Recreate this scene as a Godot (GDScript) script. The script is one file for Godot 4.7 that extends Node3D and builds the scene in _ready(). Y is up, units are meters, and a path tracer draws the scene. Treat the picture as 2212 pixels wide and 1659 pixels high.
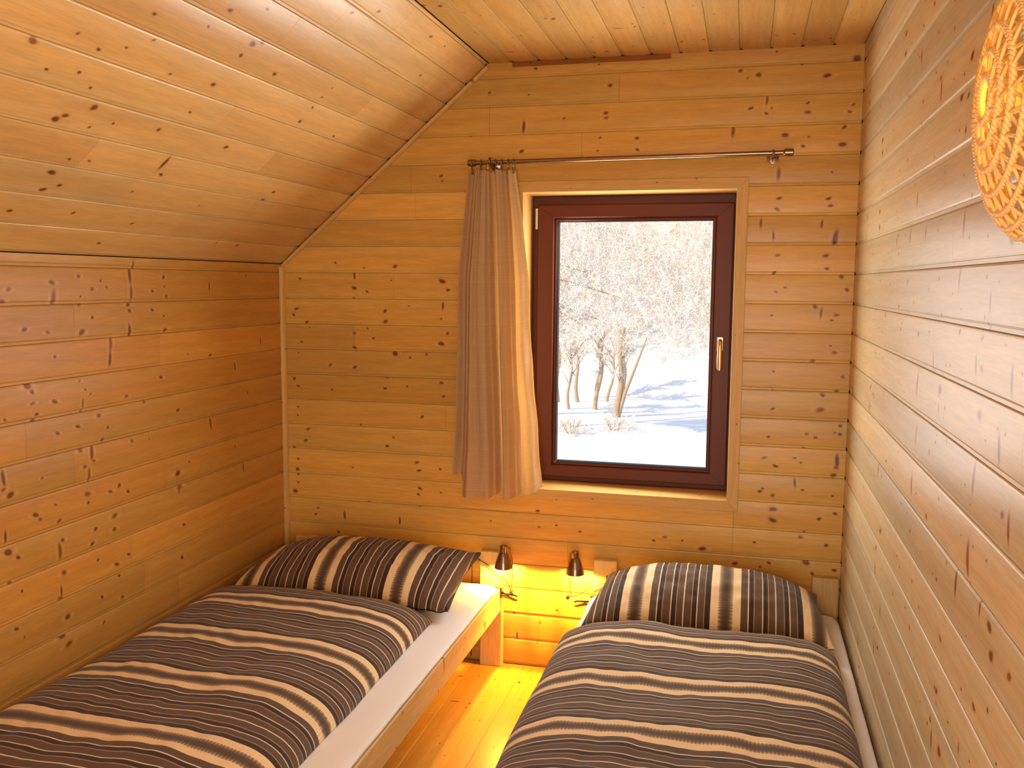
extends Node3D
# A timber-lined attic bedroom: back wall at z = 0, camera looks toward -z. x = 0 left knee wall, x = W right wall.

const W := 2.343        # room width
const HC := 2.48        # flat ceiling
const HK := 1.685       # top of the knee wall
const XR := 0.929       # where the slope meets the flat ceiling
const PITCH := 0.11     # board cover width
const ZE := 4.35        # rear wall, behind the camera
const WX0 := 1.078      # window opening
const WX1 := 1.910
const WY0 := 0.768
const WY1 := 1.972
const GZ := -0.165      # glass

var rng := RandomNumberGenerator.new()
var M := {}
var used := {}

var KB := [0.256, 1.691, 4.2, 0.526, 1.676, 9, 0.387, 1.670, 4.2, 0.342, 1.638, -6.2, 0.089, 1.623, 4.2, 0.340, 1.585, 6.2, 0.509, 1.618, 2.8, 0.733, 1.616, 9, 0.759, 1.580, 6.2, 0.399, 1.570, 4.2, 0.337, 1.543, 4.2, 0.070, 1.494, 6.2, 0.056, 1.467, 6.2, 0.480, 1.489, 6.2, 0.481, 1.445, 9, 0.737, 1.514, -6.2, 0.729, 1.460, 4.2, 0.587, 1.512, 2.8, 0.115, 1.437, 4.2, 0.339, 1.393, 6.2, 0.399, 1.414, 4.2, 0.130, 1.414, 2.8, 0.757, 1.400, 6.2, 0.731, 1.357, 9, 0.340, 1.332, 6.2, 0.427, 1.373, 4.2, 0.091, 1.351, 4.2, 0.524, 1.310, 9, 0.664, 1.310, 4.2, 0.591, 1.295, 4.2, 0.076, 1.302, 2.8, 0.224, 1.253, 6.2, 0.339, 1.247, 6.2, 0.054, 1.189, 6.2, 0.071, 1.157, 6.2, 0.485, 1.209, 6.2, 0.477, 1.160, 6.2, 0.729, 1.192, 6.2, 0.577, 1.172, 4.2, 0.232, 1.146, 4.2, 0.740, 1.136, 6.2, 0.069, 1.065, 4.2, 0.066, 1.027, 4.2, 0.644, 1.045, 6.2, 0.363, 0.998, 4.2, 0.115, 0.968, 6.2, 0.102, 0.917, 6.2, 0.043, 0.883, 6.2, 0.513, 0.950, 4.2, 0.484, 0.911, 6.2, 0.064, 0.833, 4.2, 0.059, 0.786, 6.2, 0.063, 0.763, 4.2, 0.323, 0.808, 4.2, 0.619, 0.847, 6.2, 0.630, 0.813, 6.2, 0.724, 0.824, 4.2, 0.062, 0.727, 4.2, 0.047, 0.687, 9, 0.634, 0.735, 6.2, 0.626, 0.709, 6.2, 0.726, 0.723, 4.2, 0.396, 0.661, 4.2, 0.631, 0.658, 4.2, 0.157, 0.618, 4.2, 0.145, 0.589, 4.2, 0.283, 0.593, -6.2, 0.539, 0.587, -6.2, 0.252, 0.516, 6.2, 2.035, 2.466, 4.2, 2.317, 2.429, 9, 2.127, 2.416, 4.2, 1.908, 2.404, 6.2, 1.974, 2.386, 6.2, 1.934, 2.376, 4.2, 2.215, 2.372, 9, 2.007, 2.294, -6.2, 2.025, 2.264, 4.2, 1.949, 2.266, 6.2, 2.153, 2.277, 6.2, 2.153, 2.244, 9, 2.006, 2.245, 6.2, 2.311, 2.265, 6.2, 2.299, 2.240, 6.2, 1.888, 2.187, -9, 2.076, 2.164, 9, 2.283, 2.186, 6.2, 2.280, 2.124, 9, 2.141, 2.122, 6.2, 2.161, 2.155, 4.2, 2.058, 2.023, -9, 2.248, 2.025, 4.2, 2.064, 1.933, 6.2, 2.058, 1.893, 6.2, 2.240, 1.929, 6.2, 2.247, 1.903, 6.2, 2.001, 1.841, -6.2, 2.220, 1.836, -6.2, 2.048, 1.794, -6.2, 2.270, 1.783, -12, 2.066, 1.722, 6.2, 2.239, 1.720, 6.2, 2.056, 1.656, 6.2, 2.245, 1.672, 6.2, 2.298, 1.641, 6.2, 2.098, 1.601, 4.2, 2.065, 1.584, 4.2, 2.319, 1.594, 6.2, 2.209, 1.529, 6.2, 2.231, 1.507, -6.2, 2.285, 1.500, 6.2, 2.270, 1.480, 4.2, 2.053, 1.495, 4.2, 2.269, 1.384, 4.2, 2.284, 1.359, 6.2, 2.206, 1.324, 6.2, 2.067, 1.281, 4.2, 2.319, 1.268, 6.2, 2.067, 1.212, 4.2, 2.249, 1.197, 9, 2.299, 1.214, 6.2, 2.069, 1.137, 6.2, 2.242, 1.140, 9, 2.199, 1.046, 6.2, 2.318, 1.082, 6.2, 2.318, 1.050, 6.2, 2.299, 1.055, 4.2, 2.230, 1.033, 4.2, 2.058, 1.028, 4.2, 2.191, 0.991, 6.2, 2.044, 0.945, 6.2, 2.158, 0.950, 4.2, 2.181, 0.933, 4.2, 2.087, 0.915, 6.2, 2.312, 0.947, -9, 2.309, 0.921, 6.2, 2.301, 0.891, 9, 2.162, 0.853, -6.2, 2.033, 0.812, 6.2, 2.043, 0.823, 4.2, 2.082, 0.799, 6.2, 2.191, 0.827, 4.2, 2.302, 0.810, 4.2, 2.084, 0.744, 9, 2.084, 0.701, 9, 2.315, 0.742, 6.2, 2.257, 0.718, 6.2, 2.204, 0.663, 4.2, 2.191, 0.641, 6.2, 2.021, 0.607, 4.2, 2.286, 0.616, 6.2, 1.951, 0.517, 6.2, 2.078, 0.528, 6.2, 2.216, 0.543, 12, 2.320, 0.520, 6.2, 2.240, 0.500, 6.2, 2.044, 0.510, 4.2, 1.123, 2.451, 6.2, 1.374, 2.454, 4.2, 0.935, 2.366, 6.2, 1.420, 2.373, 6.2, 1.096, 2.351, 4.2, 1.076, 2.229, -9, 1.404, 2.269, 6.2, 1.406, 2.251, 6.2, 1.068, 2.133, 9, 0.857, 2.199, 4.2, 1.383, 2.177, 4.2, 1.374, 2.127, 4.2, 0.730, 2.044, 6.2, 0.736, 2.023, 4.2, 1.239, 2.255, 4.2, 1.528, 2.170, 6.2, 1.529, 2.127, 6.2, 1.149, 0.672, 6.2, 1.156, 0.605, 4.2, 1.229, 0.617, 4.2, 1.328, 0.598, 4.2, 0.948, 0.616, 2.8, 1.051, 0.221, 6.2, 1.237, 0.255, 4.2, 1.165, 0.194, 4.2, 1.065, 0.128, -6.2, 1.153, 0.107, 4.2, 1.629, 0.584, 6.2, 1.673, 0.602, 6.2, 1.742, 0.593, 4.2, 1.822, 0.565, 9, 2.019, 0.607, 4.2, 1.949, 0.515, 6.2, 2.078, 0.530, 4.2, 2.241, 0.500, 6.2]
var KL := [0.988, 1.655, -9, 1.011, 1.626, -9, 1.008, 1.569, -9, 1.025, 1.531, 6.2, 1.020, 1.512, 6.2, 1.022, 1.443, -9, 1.360, 1.603, 9, 1.357, 1.553, -12, 1.250, 1.622, 6.2, 1.524, 1.584, 6.2, 1.547, 1.552, 6.2, 1.245, 1.561, 4.2, 1.252, 1.535, 4.2, 1.194, 1.584, 6.2, 1.153, 1.609, 4.2, 1.127, 1.589, 4.2, 0.896, 1.574, 6.2, 0.902, 1.511, 6.2, 0.833, 1.622, 6.2, 0.830, 1.590, 4.2, 0.818, 1.556, 6.2, 0.838, 1.489, 4.2, 0.832, 1.441, 6.2, 1.475, 1.472, 6.2, 1.385, 1.460, 6.2, 1.247, 1.453, 9, 1.198, 1.496, 6.2, 1.118, 1.408, -9, 1.125, 1.361, -9, 1.363, 1.387, 6.2, 1.473, 1.313, 9, 1.457, 1.294, 6.2, 1.458, 1.261, 6.2, 1.372, 1.256, 6.2, 1.265, 1.306, 4.2, 1.242, 1.277, 4.2, 1.220, 1.261, 4.2, 1.255, 1.235, -6.2, 1.262, 1.213, 6.2, 1.052, 1.234, 6.2, 0.961, 1.203, 4.2, 0.867, 1.278, 6.2, 0.775, 1.151, 6.2, 1.444, 1.228, 6.2, 1.456, 1.212, 6.2, 1.560, 1.229, 4.2, 1.281, 1.168, 6.2, 1.368, 1.161, 6.2, 1.187, 1.189, 6.2, 1.149, 1.145, 4.2, 1.173, 1.110, 6.2, 1.033, 1.082, 6.2, 0.943, 1.074, 4.2, 1.273, 1.095, 9, 1.226, 1.078, -9, 1.219, 1.050, 6.2, 1.260, 1.039, 6.2, 1.242, 1.011, -9, 1.577, 1.070, -9, 1.556, 1.018, 9, 1.581, 1.038, 6.2, 1.437, 1.041, 4.2, 1.106, 0.948, 6.2, 1.148, 0.937, 6.2, 1.062, 0.918, 6.2, 1.255, 0.953, 9, 1.251, 0.925, 6.2, 0.790, 0.924, 9, 0.778, 0.870, 9, 1.390, 0.951, 4.2, 1.468, 0.940, 6.2, 1.453, 0.923, 6.2, 1.376, 0.899, 6.2, 1.581, 0.906, -6.2, 1.574, 0.860, 9, 1.540, 0.836, 6.2, 1.368, 0.838, 6.2, 1.381, 0.808, -9, 1.225, 0.834, 6.2, 1.133, 0.854, 9, 1.137, 0.810, 6.2, 1.241, 0.791, 6.2, 1.220, 0.733, 6.2, 1.073, 0.708, 6.2, 1.132, 0.692, 6.2, 1.368, 0.738, 9, 1.382, 0.685, -6.2, 1.383, 0.663, 6.2, 1.361, 0.599, 9, 1.573, 0.772, 6.2, 1.533, 0.736, 4.2, 1.208, 0.608, 6.2, 1.111, 0.575, 6.2, 1.560, 0.635, 6.2, 1.534, 0.601, 4.2, 1.389, 0.548, 9, 1.363, 0.514, 9, 1.205, 0.523, 6.2, 0.831, 1.624, 4.2, 0.897, 1.575, 4.2, 0.289, 1.634, 4.2, 0.555, 1.589, -6.2, 0.559, 1.332, 6.2, 0.704, 1.348, 4.2, 0.189, 1.364, -6.2, 0.392, 1.274, -6.2, 0.301, 1.161, 4.2, 0.572, 1.073, -9, 0.407, 0.956, 6.2, 0.207, 0.988, 4.2, 0.717, 0.952, 4.2, 0.783, 0.865, -6.2, 0.348, 0.858, -6.2, 0.764, 0.729, 6.2, 0.779, 0.611, 6.2, 1.122, 0.651, 4.2]
var KS := [1.951, 0.649, 9, 1.865, 0.703, 4.2, 1.714, 0.713, 4.2, 1.781, 0.683, 4.2, 1.719, 0.819, 4.2, 1.512, 0.912, 6.2, 1.397, 0.962, 4.2, 1.534, 0.848, 4.2, 1.656, 0.757, 4.2, 1.341, 0.814, 6.2, 1.338, 0.858, 9, 1.305, 0.874, 6.2, 1.344, 0.702, 6.2, 1.334, 0.597, 6.2, 1.657, 0.529, 9, 1.734, 0.469, 9, 1.718, 0.486, 6.2, 1.388, 0.515, 6.2, 1.057, 0.516, 6.2, 1.250, 0.407, -9, 1.220, 0.363, 6.2, 1.609, 0.305, 9, 1.551, 0.266, 6.2, 1.589, 0.243, 9, 1.272, 0.282, 4.2, 1.635, 0.157, 6.2, 1.419, 0.173, 6.2, 1.212, 0.059, 6.2, 0.470, 0.095, 6.2, 1.068, 1.080, 6.2, 0.958, 1.129, 6.2, 0.568, 1.166, 6.2, 0.824, 0.842, 4.2, 0.826, 0.751, 4.2, 0.821, 0.687, 6.2, 0.830, 0.798, 4.2, 0.581, 0.380, 6.2, 0.588, 0.335, 6.2, 0.915, 0.266, 4.2, 0.552, 0.677, 4.2, 1.147, 0.804, 6.2, 0.427, 1.169, 4.2, 0.396, 1.034, 6.2, 1.715, 0.580, 4.2, 1.866, 0.593, 4.2, 1.781, 0.611, 4.2, 1.519, 0.687, 4.2, 0.617, 0.099, 4.2, 1.148, 0.155, 4.2, 1.526, 0.364, 4.2, 1.593, 0.358, 4.2, 1.558, 0.498, 4.2, 1.619, 0.469, 4.2]
var KR := [1.242, 1.815, -6.2, 1.747, 1.726, -9, 0.968, 1.731, -6.2, 1.170, 1.734, -6.2, 1.373, 1.729, -6.2, 1.735, 1.625, -9, 1.171, 1.622, 6.2, 1.045, 1.557, 6.2, 0.691, 1.624, 4.2, 1.971, 1.585, -6.2, 1.270, 1.571, 4.2, 1.547, 1.626, 4.2, 1.354, 1.501, 6.2, 1.102, 1.500, 4.2, 1.761, 1.527, 6.2, 1.959, 1.541, -6.2, 1.903, 1.476, -6.2, 1.534, 1.455, -6.2, 1.374, 1.387, -9, 1.949, 1.395, 9, 2.078, 1.361, -9, 1.394, 1.273, -9, 1.370, 1.151, -9, 1.935, 1.286, -9, 1.930, 1.141, -12, 2.121, 1.267, 6.2, 1.552, 1.263, 6.2, 1.678, 1.372, 4.2, 1.607, 1.292, 4.2, 1.706, 1.309, 4.2, 0.660, 1.281, 6.2, 0.667, 1.407, 4.2, 2.124, 1.470, -9, 0.839, 1.078, -6.2, 0.982, 1.134, 4.2, 0.942, 0.928, 6.2, 1.554, 1.123, 6.2, 1.387, 1.047, 4.2, 0.620, 1.239, 4.2, 0.821, 1.528, 4.2, 0.619, 1.536, 4.2, 1.735, 2.031, 9, 1.659, 1.973, 9, 1.198, 2.154, -6.2, 1.197, 2.225, 4.2, 1.011, 2.098, 4.2, 1.253, 2.039, 4.2, 1.509, 2.070, 4.2, 1.861, 2.083, -6.2, 1.693, 1.029, 4.2, 1.758, 0.932, 6.2, 1.443, 0.945, 4.2, 2.088, 1.079, 9, 2.113, 1.041, 9, 1.853, 1.073, -9, 2.024, 1.090, -6.2, 1.201, 0.834, 4.2, 1.013, 0.720, -6.2, 1.444, 0.837, 4.2, 1.002, 0.612, 6.2, 1.752, 0.823, 6.2, 2.029, 0.920, 6.2, 2.112, 0.953, 4.2, 1.711, 0.745, 6.2, 1.733, 0.715, -6.2, 1.804, 0.726, 9, 2.210, 1.050, 6.2, 1.861, 0.812, 4.2, 0.979, 0.464, -6.2]

func _ready() -> void:
	rng.seed = 4711
	set_camera_and_light()
	make_materials()
	build_shell()
	build_boards()
	build_trims()
	build_window()
	build_outdoors()
	build_curtain()
	build_beds()
	build_bedding()
	build_lamps()
	build_sconce()
	build_room_lamp()


# ---------------------------------------------------------------- camera, sky, daylight
func set_camera_and_light() -> void:
	var cam := Camera3D.new()
	cam.name = "camera"
	cam.position = Vector3(1.9535, 1.6122, 3.6151)
	cam.rotation_degrees = Vector3(-6.329, 14.2396, 0.3943)
	cam.fov = 45.649
	cam.near = 0.05
	cam.far = 400.0
	add_child(cam)
	cam.current = true
	var env := Environment.new()
	var sm := ProceduralSkyMaterial.new()
	sm.sky_top_color = Color(0.62, 0.72, 0.86)
	sm.sky_horizon_color = Color(0.86, 0.87, 0.88)
	sm.ground_bottom_color = Color(0.8, 0.8, 0.8)
	sm.ground_horizon_color = Color(0.86, 0.87, 0.88)
	sm.sky_energy_multiplier = 1.25
	sm.ground_energy_multiplier = 1.25
	var sky := Sky.new()
	sky.sky_material = sm
	env.background_mode = Environment.BG_SKY
	env.sky = sky
	env.tonemap_mode = Environment.TONE_MAPPER_LINEAR
	env.tonemap_exposure = 0.98
	env.sdfgi_enabled = true
	env.ssao_enabled = true
	env.ssil_enabled = true
	var we := WorldEnvironment.new()
	we.name = "world_environment"
	we.environment = env
	add_child(we)
	var sun := DirectionalLight3D.new()
	sun.name = "winter_sun"
	sun.light_color = Color(1.0, 0.91, 0.76)
	sun.light_energy = 1.95
	sun.light_angular_distance = 0.6
	sun.shadow_enabled = true
	add_child(sun)
	sun.look_at_from_position(Vector3.ZERO, Vector3(0.62, -0.52, -0.60), Vector3.UP)
	# daylight that the snow and the sky send in through the glass
	var day := AreaLight3D.new()
	day.name = "window_daylight"
	day.area_size = Vector2(0.60, 0.98)
	day.light_color = DAY_COLOR
	day.light_energy = DAY_E
	day.area_range = 12.0
	day.shadow_enabled = true
	add_child(day)
	# and what comes through the glazed door in the rear wall, behind the camera
	var dl := AreaLight3D.new()
	dl.name = "door_daylight"
	dl.area_size = Vector2(0.52, 1.72)
	dl.light_color = DAY_COLOR
	dl.light_energy = DOOR_E
	dl.area_range = 12.0
	dl.shadow_enabled = true
	add_child(dl)
	dl.position = Vector3(1.93, 1.08, ZE - 0.012)
	# most of it comes off the open snow to the right and below
	day.position = Vector3(1.504, 1.36, -0.130)
	day.rotation_degrees = Vector3(2, 175.5, 0)

const DAY_E := 2.2
const DAY_COLOR := Color(1.0, 0.995, 0.965)
const DOOR_E := 5.0

# ---------------------------------------------------------------- helpers
func numbered(called: String) -> String:
	var n: int = used.get(called, 0)
	used[called] = n + 1
	return called if n == 0 else "%s_%03d" % [called, n]


func thing(called: String, label: String, category: String, at := Vector3.ZERO, group := "") -> Node3D:
	var o := Node3D.new()
	o.name = numbered(called)
	add_child(o, true)
	o.position = at
	o.set_meta("label", label)
	o.set_meta("category", category)
	if group:
		o.set_meta("group", group)
	return o


func tag(o: Node3D, label: String, category: String, group := "") -> void:
	o.set_meta("label", label)
	o.set_meta("category", category)
	if group:
		o.set_meta("group", group)


func part(called: String, mesh: Mesh, mat: Material, parent: Node = self) -> MeshInstance3D:
	var o := MeshInstance3D.new()
	o.name = numbered(called) if parent == self else called
	o.mesh = mesh
	o.material_override = mat
	parent.add_child(o, true)
	return o


class Shape:
	var v := PackedVector3Array()
	var n := PackedVector3Array()
	var uv := PackedVector2Array()
	var tone := Color(0, 0, 0, 0)

	func tri(a: Vector3, b: Vector3, c: Vector3, na: Vector3, nb: Vector3, nc: Vector3, ua := Vector2.ZERO, ub := Vector2.ZERO, uc := Vector2.ZERO) -> void:
		if (b - a).cross(c - a).dot(na + nb + nc) > 0.0:
			v.append_array([a, c, b])
			n.append_array([na, nc, nb])
			uv.append_array([ua, uc, ub])
		else:
			v.append_array([a, b, c])
			n.append_array([na, nb, nc])
			uv.append_array([ua, ub, uc])

	func quad(a: Vector3, b: Vector3, c: Vector3, d: Vector3, nn: Vector3, ua := Vector2.ZERO, ub := Vector2.ZERO, uc := Vector2.ZERO, ud := Vector2.ZERO) -> void:
		tri(a, b, c, nn, nn, nn, ua, ub, uc)
		tri(a, c, d, nn, nn, nn, ua, uc, ud)

	func mesh() -> ArrayMesh:
		var arr := []
		arr.resize(Mesh.ARRAY_MAX)
		arr[Mesh.ARRAY_VERTEX] = v
		arr[Mesh.ARRAY_NORMAL] = n
		arr[Mesh.ARRAY_TEX_UV] = uv
		if tone.a > 0.0:
			var cols := PackedColorArray()
			cols.resize(v.size())
			cols.fill(tone)
			arr[Mesh.ARRAY_COLOR] = cols
		var m := ArrayMesh.new()
		m.add_surface_from_arrays(Mesh.PRIMITIVE_TRIANGLES, arr)
		return m

	# a box with chamfered edges; the texture runs along its longest side, one strip of the board sheet wide
	func chamfer_box(c: Vector3, s: Vector3, ch: float, strip := 0.0, strips := 24.0, length := 2.4, u0 := 0.0) -> void:
		var h := s * 0.5
		var ax := 0
		if s.y > s.x and s.y >= s.z: ax = 1
		elif s.z > s.x and s.z > s.y: ax = 2
		var ux := (ax + 1) % 3
		var uz := (ax + 2) % 3
		var map := func(p: Vector3) -> Vector2:
			var q: Vector3 = p - c
			var across: float = (q[ux] + q[uz] + h[ux] + h[uz]) / 0.22
			return Vector2(u0 + (q[ax] + h[ax]) / length, (strip + clampf(across, 0.06, 0.94)) / strips)
		for d in 3:
			var e: int = (d + 1) % 3
			var f: int = (d + 2) % 3
			for sg in [-1.0, 1.0]:
				var nn := Vector3.ZERO
				nn[d] = sg
				var q := []
				for k in [[-1, -1], [1, -1], [1, 1], [-1, 1]]:
					var p := Vector3.ZERO
					p[d] = sg * h[d]
					p[e] = k[0] * (h[e] - ch)
					p[f] = k[1] * (h[f] - ch)
					q.append(c + p)
				quad(q[0], q[1], q[2], q[3], nn, map.call(q[0]), map.call(q[1]), map.call(q[2]), map.call(q[3]))
			for s1 in [-1.0, 1.0]:
				for s2 in [-1.0, 1.0]:
					var nn := Vector3.ZERO
					nn[e] = s1
					nn[f] = s2
					nn = nn.normalized()
					var q := []
					for k in [[-1, 0], [1, 0], [1, 1], [-1, 1]]:
						var p := Vector3.ZERO
						p[d] = k[0] * (h[d] - ch)
						p[e] = s1 * (h[e] - ch * k[1])
						p[f] = s2 * (h[f] - ch * (1 - k[1]))
						q.append(c + p)
					quad(q[0], q[1], q[2], q[3], nn, map.call(q[0]), map.call(q[1]), map.call(q[2]), map.call(q[3]))
		for a in [-1.0, 1.0]:
			for b in [-1.0, 1.0]:
				for g in [-1.0, 1.0]:
					var k := Vector3(a, b, g)
					var p0 := c + k * Vector3(h.x, h.y - ch, h.z - ch)
					var p1 := c + k * Vector3(h.x - ch, h.y, h.z - ch)
					var p2 := c + k * Vector3(h.x - ch, h.y - ch, h.z)
					var nn := k.normalized()
					tri(p0, p1, p2, nn, nn, nn, map.call(p0), map.call(p1), map.call(p2))

	# a bar swept along points with a round section
	func tube(pts: PackedVector3Array, r: float, sides := 8, closed := false, radii := PackedFloat32Array()) -> void:
		var cnt := pts.size()
		var rings := []
		var norms := []
		var last := Vector3.ZERO
		for i in cnt:
			var a: Vector3 = pts[(i - 1 + cnt) % cnt] if closed else pts[maxi(i - 1, 0)]
			var b: Vector3 = pts[(i + 1) % cnt] if closed else pts[mini(i + 1, cnt - 1)]
			var t := (b - a).normalized()
			if last == Vector3.ZERO:
				last = t.cross(Vector3.UP if absf(t.y) < 0.9 else Vector3.RIGHT).normalized()
			last = (last - t * last.dot(t)).normalized()
			var w := t.cross(last)
			var rr: float = radii[i] if radii.size() else r
			var ring := PackedVector3Array()
			var nn := PackedVector3Array()
			for k in sides:
				var an := TAU * k / sides
				var d := last * cos(an) + w * sin(an)
				ring.append(pts[i] + d * rr)
				nn.append(d)
			rings.append(ring)
			norms.append(nn)
		for i in (cnt if closed else cnt - 1):
			var j: int = (i + 1) % cnt
			for k in sides:
				var l: int = (k + 1) % sides
				tri(rings[i][k], rings[i][l], rings[j][l], norms[i][k], norms[i][l], norms[j][l])
				tri(rings[i][k], rings[j][l], rings[j][k], norms[i][k], norms[j][l], norms[j][k])
		if not closed:
			for e in [0, cnt - 1]:
				var nn: Vector3 = (pts[e] - pts[1 if e == 0 else cnt - 2]).normalized()
				for k in range(1, sides - 1):
					tri(rings[e][0], rings[e][k], rings[e][k + 1], nn, nn, nn)

	# a profile of (radius, height) turned round the axis through at
	func lathe(at: Vector3, axis: Vector3, prof: PackedVector2Array, sides := 28) -> void:
		var y := axis.normalized()
		var x := y.cross(Vector3.UP if absf(y.y) < 0.9 else Vector3.RIGHT).normalized()
		var z := x.cross(y)
		for i in prof.size() - 1:
			var p := prof[i]
			var q := prof[i + 1]
			var d := (q - p)
			var n2 := Vector2(d.y, -d.x).normalized()
			for k in sides:
				var a := TAU * k / sides
				var b := TAU * (k + 1) / sides
				var da := x * cos(a) + z * sin(a)
				var db := x * cos(b) + z * sin(b)
				var na := da * n2.x + y * n2.y
				var nb := db * n2.x + y * n2.y
				tri(at + da * p.x + y * p.y, at + db * p.x + y * p.y, at + db * q.x + y * q.y, na, nb, nb)
				tri(at + da * p.x + y * p.y, at + db * q.x + y * q.y, at + da * q.x + y * q.y, na, nb, na)


# a smooth sheet of points, rows of nu points; closed = false
func sheet(pts: PackedVector3Array, uvs: PackedVector2Array, nu: int, nv: int, flip := false) -> ArrayMesh:
	var nor := PackedVector3Array()
	nor.resize(nu * nv)
	for j in nv:
		for i in nu:
			var du: Vector3 = pts[j * nu + mini(i + 1, nu - 1)] - pts[j * nu + maxi(i - 1, 0)]
			var dv: Vector3 = pts[mini(j + 1, nv - 1) * nu + i] - pts[maxi(j - 1, 0) * nu + i]
			var c := du.cross(dv)
			nor[j * nu + i] = (c if not flip else -c).normalized()
	var idx := PackedInt32Array()
	for j in nv - 1:
		for i in nu - 1:
			var a := j * nu + i
			var b := a + 1
			var d := a + nu
			var e := d + 1
			if flip:
				idx.append_array([a, b, e, a, e, d])
			else:
				idx.append_array([a, e, b, a, d, e])
	var arr := []
	arr.resize(Mesh.ARRAY_MAX)
	arr[Mesh.ARRAY_VERTEX] = pts
	arr[Mesh.ARRAY_NORMAL] = nor
	arr[Mesh.ARRAY_TEX_UV] = uvs
	arr[Mesh.ARRAY_INDEX] = idx
	var m := ArrayMesh.new()
	m.add_surface_from_arrays(Mesh.PRIMITIVE_TRIANGLES, arr)
	return m


func cbox(c: Vector3, s: Vector3, ch := 0.002, strip := 0.0, u0 := 0.0) -> ArrayMesh:
	var sh := Shape.new()
	sh.chamfer_box(c, s, ch, strip, 24.0, 2.4, u0)
	return sh.mesh()


# ---------------------------------------------------------------- materials
func noise_image(w: int, h: int, freq: float, sd: int, octaves := 3) -> PackedByteArray:
	var n := FastNoiseLite.new()
	n.seed = sd
	n.noise_type = FastNoiseLite.TYPE_SIMPLEX_SMOOTH
	n.frequency = freq
	n.fractal_octaves = octaves
	var im := n.get_image(w, h, false, false, false)
	im.convert(Image.FORMAT_L8)
	return im.get_data()


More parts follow.
